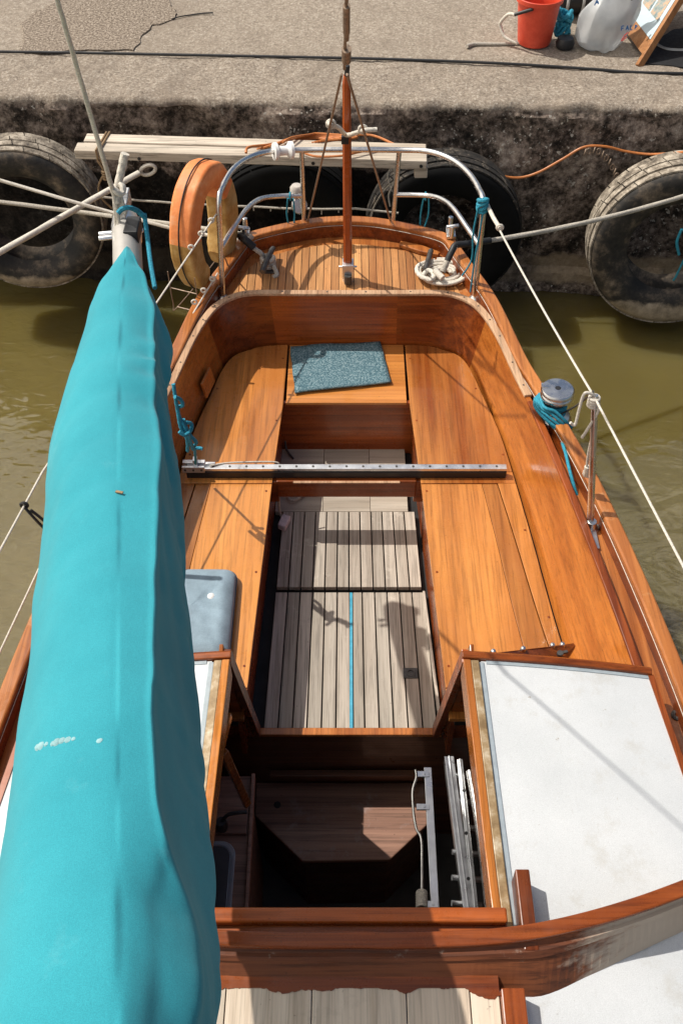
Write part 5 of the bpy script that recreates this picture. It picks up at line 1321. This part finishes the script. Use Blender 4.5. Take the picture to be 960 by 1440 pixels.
# lashing
q = a + d_ * .13
mb = MB()
for dx in (0, .018): mb.tube([q + V((dx, -.055, -.035)), q + V((dx, -.055, .036)), q + V((dx + .03, .15, .04)), q + V((dx + .02, .16, -.05)), q + V((dx, -.05, -.04))], .006, 8)
mb.tube([q + V((.0, -.055, -.03)), q + V((.03, -.06, -.10)), q + V((.05, -.05, -.25)), q + V((.09, 0, -.55))], .008, 8, smoothpath=8, strands=3)
mb.tube([q + V((.02, -.055, -.03)), q + V((.05, -.06, -.12)), q + V((.09, -.05, -.3)), q + V((.14, 0, -.6))], .006, 8, smoothpath=8)
mb.tube([q + V((.03, -.06, -.10)), q + V((-.02, -.07, -.18)), q + V((-.02, -.07, -.26)), q + V((.03, -.06, -.34))], .006, 8, smoothpath=8)
for k in range(4): mb.tube([q + V((.03 + .016 * math.cos(t_), -.06 + .016 * math.sin(t_), -.09 - .016 * k)) for t_ in [j * .5 for j in range(13)]], .007, 6, loop=True)
tag(mb.build('rope_lashing', 'tan_rope'), "dark tan rope lashed round the left end of the hanging timber", "rope")
for px, z1 in ((372, 210), (556, 230)):
    pass
mb = MB(); q = PY(553, 225, 5.36); mb.tube([q, q + V((.01, -.01, -.12)), q + V((-.02, 0, -.22)), q + V((-.01, 0, -.30))], .005, 8, smoothpath=6); mb.tube([q + V((.005, 0, 0)), q + V((-.03, 0, -.1)), q + V((.0, 0, -.2))], .004, 8, smoothpath=6); mb.tube([q + V((.03, 0, -.12)), q + V((-.04, .03, -.2)), q + V((-.1, .05, -.32)), q + V((-.12, .05, -.4))], .005, 8, smoothpath=6)
tag(mb.build('rope_lashing', 'grey_rope'), "frayed pale strings hanging from the right end of the hanging timber", "rope")
# thick mooring line ending in a spliced eye at left
e = PY(206, 239, 5.40); m_ = PY(-30, 372, 4.7)
mb = MB(); mb.tube(sag(PY(196, 243, 5.38), m_, .0, 20), .0165, 12, strands=3, pitch=.09)
mb.tube([e + V((.045 * math.cos(t_) + .01, 0, .03 * math.sin(t_) + .012 * math.cos(t_))) for t_ in [j * .3 for j in range(21)]], .011, 10, loop=True)
tag(mb.build('mooring_rope', 'white_rope'), "thick pale mooring rope with a spliced eye crossing in front of the left tyre", "mooring rope")
mb = MB(); mb.tube(sag(PY(-20, 247, 5.1), PY(262, 326, 4.95), .01, 16) + [PY(345, 338, 4.72)], .0095, 10, strands=3)
tag(mb.build('mooring_rope', 'white_rope'), "thin white mooring rope running behind the lifebuoy to the stern corner", "mooring rope")
mb = MB(); pts = sag(PY(140, 277, 5.30), PY(500, 294, 5.26), .02, 30) + [PY(560, 300, 5.25)]
mb.tube(pts, .0065, 8, jitter=.004)
for k in range(14, 30, 2): mb.tube([pts[k], pts[k] - V((0, 0, .02 + .02 * random.random()))], .004, 6)
tag(mb.build('weedy_line', 'grey_rope'), "thin dripping weedy line stretched level behind the stern", "line")

# orange cable
mb = MB()
pts = [PY(346, 215, 5.35), PY(350, 207, 5.40), PY(380, 203, 5.5), PY(410, 197, 5.6), PY(470, 193, 5.72), PY(520, 190, 5.74), PY(560, 205, 5.6), PY(600, 213, 5.66), PY(650, 226, 5.7), PY(690, 243, 5.72), PY(725, 250, 5.72), PY(755, 243, 5.72), PY(790, 224, 5.74), PY(820, 207, 5.76), PY(850, 206, 5.76), PY(880, 213, 5.76), PY(915, 217, 5.72), PY(960, 214, 5.6)]
mb.tube(pts, .008, 8, smoothpath=8)
for k in range(6):
    y_ = 208 - k * 2.5
    mb.tube([PY(352 + k * 9, y_ + 5, 5.45), PY(380 + k * 6, y_ - 2, 5.5), PY(410 + k * 5, 197 - k * 1.5, 5.62), PY(440 + 2 * k, 194 - k * 1.2, 5.66), PY(462 + k * 8, 198 - k, 5.6), PY(430 + k * 4, 203 - k, 5.52)], .0072, 8, smoothpath=8)
mb.tube([PY(425, 214, 5.38), PY(445, 220, 5.34), PY(480, 219, 5.34), PY(515, 212, 5.4), PY(560, 208, 5.5)], .007, 8, smoothpath=8)
tag(mb.build('orange_cable', 'orange_cable'), "orange electric cable bundled on the timber and trailing along the wall", "cable")
# chain beside the right tyre
mb = MB(); cps = spline([PY(822, 214, 5.74), PY(838, 212, 5.74), PY(852, 222, 5.73), PY(862, 238, 5.70), PY(868, 252, 5.66)], 5)
for i, q in enumerate(cps[::2]):
    ax1, ax2 = (V((1, 0, 0)), V((0, 0, 1))) if i % 2 else (V((.3, .9, 0)), V((.2, 0, 1)))
    mb.tube([q + ax1 * .012 * math.cos(t_) + ax2 * .02 * math.sin(t_) for t_ in [j * .6 for j in range(11)]], .0045, 6, loop=True)
tag(mb.build('tyre_chain', 'wire'), "rusty chain hanging on the wall above the far right tyre", "chain")
mb = MB(); mb.tube([PY(958, 322, 5.3), PY(951, 340, 5.3), PY(954, 358, 5.3)], .009, 8, smoothpath=6); mb.tube([PY(962, 362, 5.3), PY(950, 388, 5.32), PY(946, 394, 5.33)], .007, 8, smoothpath=6)
tag(mb.build('rope_scrap', 'blue_rope'), "scrap of blue cord hanging inside the far right tyre", "cord")
# black cable on the quay
mb = MB(); pts = [P(-60, 72, QZ + .015), P(100, 74, QZ + .014), P(250, 77, QZ + .014), P(480, 81.5, QZ + .014), P(600, 85, QZ + .014), P(720, 90, QZ + .014), P(830, 97, QZ + .014), P(900, 102, QZ + .014), P(1020, 104, QZ + .014)]
mb.tube(pts, .0095, 8, smoothpath=10); tag(mb.build('black_cable', 'black_hose'), "long black cable laid straight along the top of the quay", "cable")
# red bucket
bc = P(748, 61, QZ + .01); bc = P(750, 60, QZ + .008)
root = thing('red_bucket', "red plastic bucket with black handle grip standing on the quay", "bucket", bc)
mb = MB(); H = .30
mb.lathe([(0, .002), (.098, .002), (.106, .006), (.110, .02), (.138, H - .03), (.140, H - .03), (.152, H - .026), (.154, H), (.148, H + .003), (.142, H), (.136, H - .03), (.105, .014), (0, .012)], bc, seg=48); mb.build('bucket_body', 'red_bucket', root)
mb = MB(); hp = [bc + V((-.155 * math.cos(a), -.02 - .10 * math.sin(a), H - .06 - .155 * math.sin(a) * .55)) for a in [math.pi * k / 14 for k in range(15)]]
hp = [bc + V((-.10, -.115, H - .07)), bc + V((-.13, -.11, H - .09)), bc + V((-.165, -.08, H - .10)), bc + V((-.17, -.06, H - .11))]
mb.tube([bc + V((-.06, -.13, H - .035)), bc + V((-.165, -.09, H - .085))], .011, 10); mb.build('handle_grip', 'black_plastic', root)
mb = MB(); mb.tube([bc + V((-.16, -.09, H - .085)), bc + V((-.20, -.05, H - .10)), bc + V((-.235, 0, H - .17)), bc + V((-.23, .0, .10)), bc + V((-.20, -.03, .05)), bc + V((-.12, -.08, .03))], .010, 10, smoothpath=8, strands=3, pitch=.05); mb.build('bucket_rope', 'white_rope', root)
mb = MB(); mb.tube([P(656, 65, QZ + .02), P(668, 62, QZ + .014), P(700, 62, QZ + .012), P(735, 61, QZ + .012)], [.013, .009], 10, smoothpath=6)
tag(mb.build('hose_end', 'grey_rope'), "short brown stub of hose lying left of the red bucket", "hose")
# plastic carrier bag
gc = P(842, 68, QZ)
root = thing('carrier_bag', "white plastic carrier bag with blue print slumped on the quay", "plastic bag", gc)
mb = MB(); rr = []
for i, (z_, w_, dp, ox) in enumerate(((0, .07, .06, 0), (.012, .12, .10, 0), (.06, .165, .12, .0), (.13, .185, .12, .012), (.20, .19, .11, .035), (.26, .175, .085, .055), (.31, .155, .055, .075), (.35, .13, .03, .085), (.375, .11, .015, .09))):
    ring = []
    for k in range(36):
        a = 2 * math.pi * k / 36; q = V((math.cos(a), math.sin(a), z_ * 7))
        f = 1 + .22 * noise.fractal(q * 1.5, 1, 2, 4) - .16 * (1 - abs(noise.noise(q * 2.4))) ** 3 + .06
        ring.append(gc + V((ox + w_ * f * math.cos(a), dp * f * math.sin(a) + z_ * .12, z_ + .02 * noise.noise(q * 2))))
    rr.append(ring)
mb.rings(rr, capb=False); mb.build('bag_body', 'bag', root, sub=1)
mb = MB(); 
for sx in (-.11, .12):
    mb.tube([gc + V((.09 + sx * .9, .02, .35)), gc + V((.09 + sx, .03, .41)), gc + V((.09 + sx * .6, .03, .42)), gc + V((.09 + sx * .4, .02, .36))], .012, 8, smoothpath=6)
mb.build('bag_handle', 'bag', root)
def glyph(mb_, o3, u, v, segs, s_, th):
    for x0, y0, x1, y1 in segs: mb_.bar(o3 + u * x0 * s_ + v * y0 * s_, o3 + u * x1 * s_ + v * y1 * s_, th, th * .5, up=u.cross(v))
M['blue_ink'] = plain('blue_print', (.015, .11, .30, 1), .5); M['red_ink'] = plain('red_print', (.65, .09, .07, 1), .5)
mb = MB(); u, v = V((.98, -.10, .12)).normalized(), V((0, .35, .94)).normalized(); o3 = gc + V((.085, -.135, .17))
for k, g_ in enumerate(([(0, 0, 0, 1), (0, 1, .6, 1), (0, .5, .5, .5)], [(0, 0, .3, 1), (.3, 1, .6, 0), (.15, .4, .45, .4)], [(0, 0, 0, 1), (0, 0, .5, 0)], [(0, 0, 0, 1), (0, 1, .5, .7), (.5, .7, 0, .4)])): glyph(mb, o3 + u * (.028 * k), u, v, g_, .026, .006)
mb.build('bag_print', 'blue_ink', root)
mb = MB(); mb.bar(gc + V((.115, -.035, .385)), gc + V((.15, -.045, .33)), .04, .012, up=(0, -1, .4)); mb.build('bag_cutout', 'black_plastic', root)
mb = MB(); o3 = gc + V((-.10, -.075, .30)); glyph(mb, o3, u, v, [(0, 0, .4, 1), (.4, 1, .8, .2), (.1, .4, .8, .6)], .03, .007); mb.build('bag_print', 'blue_ink', root)
mb = MB(); o3 = gc + V((.10, -.125, .10)); glyph(mb, o3, u, v, [(0, 0, .5, .9), (.5, .9, 1, 1.2), (0.2, 0, .8, .6)], .04, .006); mb.build('bag_print', 'red_ink', root)
# blue rope tangle
bq = P(789, 52, QZ); mb = MB(); pts = []
for k in range(90):
    a = k * .55; r_ = .045 + .025 * noise.noise(V((k * .2, 0, 0))); pts.append(bq + V((r_ * math.cos(a) + .02 * noise.noise(V((k * .13, 3, 0))), r_ * math.sin(a * 1.07), .02 + .15 * (k / 90) + .02 * math.sin(a * 2.3))))
mb.tube(pts, .012, 8, smoothpath=3, strands=3); tag(mb.build('rope_tangle', 'blue_rope'), "tangle of pale blue rope between the red bucket and the bag", "rope")
mb = MB(); mb.lathe([(0, 0), (.055, .0), (.062, .03), (.05, .06), (0, .065)], P(793, 66, QZ + .008), seg=20); tag(mb.build('dark_float', 'black_plastic'), "small round dark lump under the blue rope tangle", "float")
# dark holdall bag/drum behind
kc2 = P(808, 18, QZ) ; root = thing('black_holdall', "rounded black holdall with grey straps lying behind the bucket and bag", "holdall", kc2)
mb = MB(); rr = []
for k in range(15):
    t_ = -1 + 2 * k / 14; r_ = .115 * (1 - abs(t_) ** 5 * .45); c0 = kc2 + V((.20 * t_, .03 * t_, .115)); rr.append([c0 + V((.02 * math.sin(a), r_ * math.cos(a) * 1.15, r_ * math.sin(a))) * (1) for a in [2 * math.pi * j / 24 for j in range(24)]])
mb.rings(rr); mb.build('bag_body', 'black_plastic', root)
for t_ in (-.45, .1, .5):
    mb = MB(); c0 = kc2 + V((.20 * t_, .03 * t_, .115)); mb.tube([c0 + V((0, .137 * math.cos(a), .119 * math.sin(a))) for a in [2 * math.pi * j / 24 for j in range(24)]], .011, 6, loop=True); mb.build('strap', 'grey_hose', root)
q = P(838, 6, QZ + .06); mb = MB(); pts = [q + V((.05 * math.cos(k * .9) + .02 * noise.noise(V((k, 0, 0))), .04 * math.sin(k * 1.1), .03 * math.sin(k * 1.7))) for k in range(26)]
mb.tube(pts, .009, 8, smoothpath=5); tag(mb.build('red_rope', 'red_plastic'), "bunch of red cord on top of the black holdall", "rope")
mb = MB(); mb.rings([[P(842, 4, QZ + .12) + V((.05 * s_ * math.cos(a), .035 * s_ * math.sin(a), z_)) for a in [2 * math.pi * j / 14 for j in range(14)]] for s_, z_ in ((.6, -.03), (1, 0), (.9, .03), (.5, .045))]); tag(mb.build('white_cloth', 'white_plastic'), "crumpled white rag on top of the black holdall", "rag")
# A-frame notice board seen edge on
fA, fB = P(893, 94, QZ + .005), P(957, -8, QZ + .35)
root = thing('notice_board', "leaning wooden sandwich board with picture posters beside the carrier bag", "sign board", fA)
lean = V((.23, .37, .0)); 
bl_, br_ = P(893, 95, QZ), P(858, 42, QZ)              # feet of the board
bl_ = P(897, 94, QZ); 
upv = (PY(962, -10, bl_.y + .30) - bl_)
hv = upv
sdv = (P(858, 40, QZ) - bl_)
sdn = sdv.normalized(); upn = upv.normalized(); nb_ = sdn.cross(upn).normalized()
mb = MB(); mb.bar(bl_, bl_ + upn * .95, .03, .045, up=nb_); mb.bar(bl_ + sdn * .62, bl_ + sdn * .62 + upn * .95, .03, .045, up=nb_); mb.bar(bl_ + upn * .93, bl_ + sdn * .62 + upn * .93, .03, .04, up=nb_); mb.build('board_frame', 'signwood', root, bev=.003)
mb = MB(); c0 = bl_ + sdn * .31 + upn * .50; m3 = Matrix((sdn, upn, nb_)).transposed(); mb.box(c0, (.59, .86, .012), m3); mb.build('board_panel', 'signwood', root)
face = 1 if (V((0, 0, CAMZ)) - c0).dot(nb_) > 0 else -1
M['poster'] = plain('pale_blue_poster', (.46, .56, .60, 1), .5, 0, .08)
mb = MB(); mb.box(c0 + upn * .02 + nb_ * face * .009 - sdn * .01, (.52, .70, .004), m3); pst = mb.build('poster', 'poster', root)
t = NT('faded_photo_print'); n = t.noise(14, 6, .7)
t.set(Base_Color=t.ramp(n, [(.3, (.05, .09, .11, 1)), (.45, (.25, .30, .28, 1)), (.55, (.55, .32, .18, 1)), (.7, (.75, .70, .6, 1))]), Roughness=.4); M['photo'] = t.m
for i in range(3):
    for j in range(2):
        mb = MB(); mb.box(c0 + sdn * (-.16 + .16 * i) + upn * (-.12 + .24 * j) + nb_ * face * .0125, (.135, .20, .003), m3); mb.build('photo_print', 'photo', pst)
# second leaf of the board behind + hose
mb = MB(); a2 = bl_ + V((.62, -.02, 0)); up2 = ((bl_ + upn * .95) - a2).normalized()
nb2 = sdn.cross(up2).normalized(); m4 = Matrix((sdn, up2, nb2)).transposed()
mb.bar(a2, a2 + up2 * 1.0, .03, .04, up=nb2); mb.bar(a2 + sdn * .62, a2 + sdn * .62 + up2 * 1.0, .03, .04, up=nb2); mb.box(a2 + sdn * .31 + up2 * .55, (.59, .8, .01), m4); mb.build('rear_leaf', 'signwood', root, bev=.003)
M['flat_black'] = plain('flat_black_sheeting', (.010, .010, .011, 1), .7, 0, .5, 60, .4)
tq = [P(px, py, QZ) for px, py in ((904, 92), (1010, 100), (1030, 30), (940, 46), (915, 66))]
mb = MB(); mb.poly([(q.x, q.y) for q in rough_edge(tq, .02)], QZ + .004, QZ + .012); tag(mb.build('black_sheet', 'flat_black'), "thin black sheet lying on the quay behind the leaning sign board", "black_sheet")  # thin near-black sheet added on the paving behind the board
mb = MB(); mb.tube([P(918, 58, QZ + .015), P(925, 64, QZ + .012), P(942, 70, QZ + .012), P(985, 71, QZ + .012)], .011, 8, smoothpath=6); tag(mb.build('grey_hose', 'grey_hose'), "thin pale grey hose curving out from under the sign board", "hose")
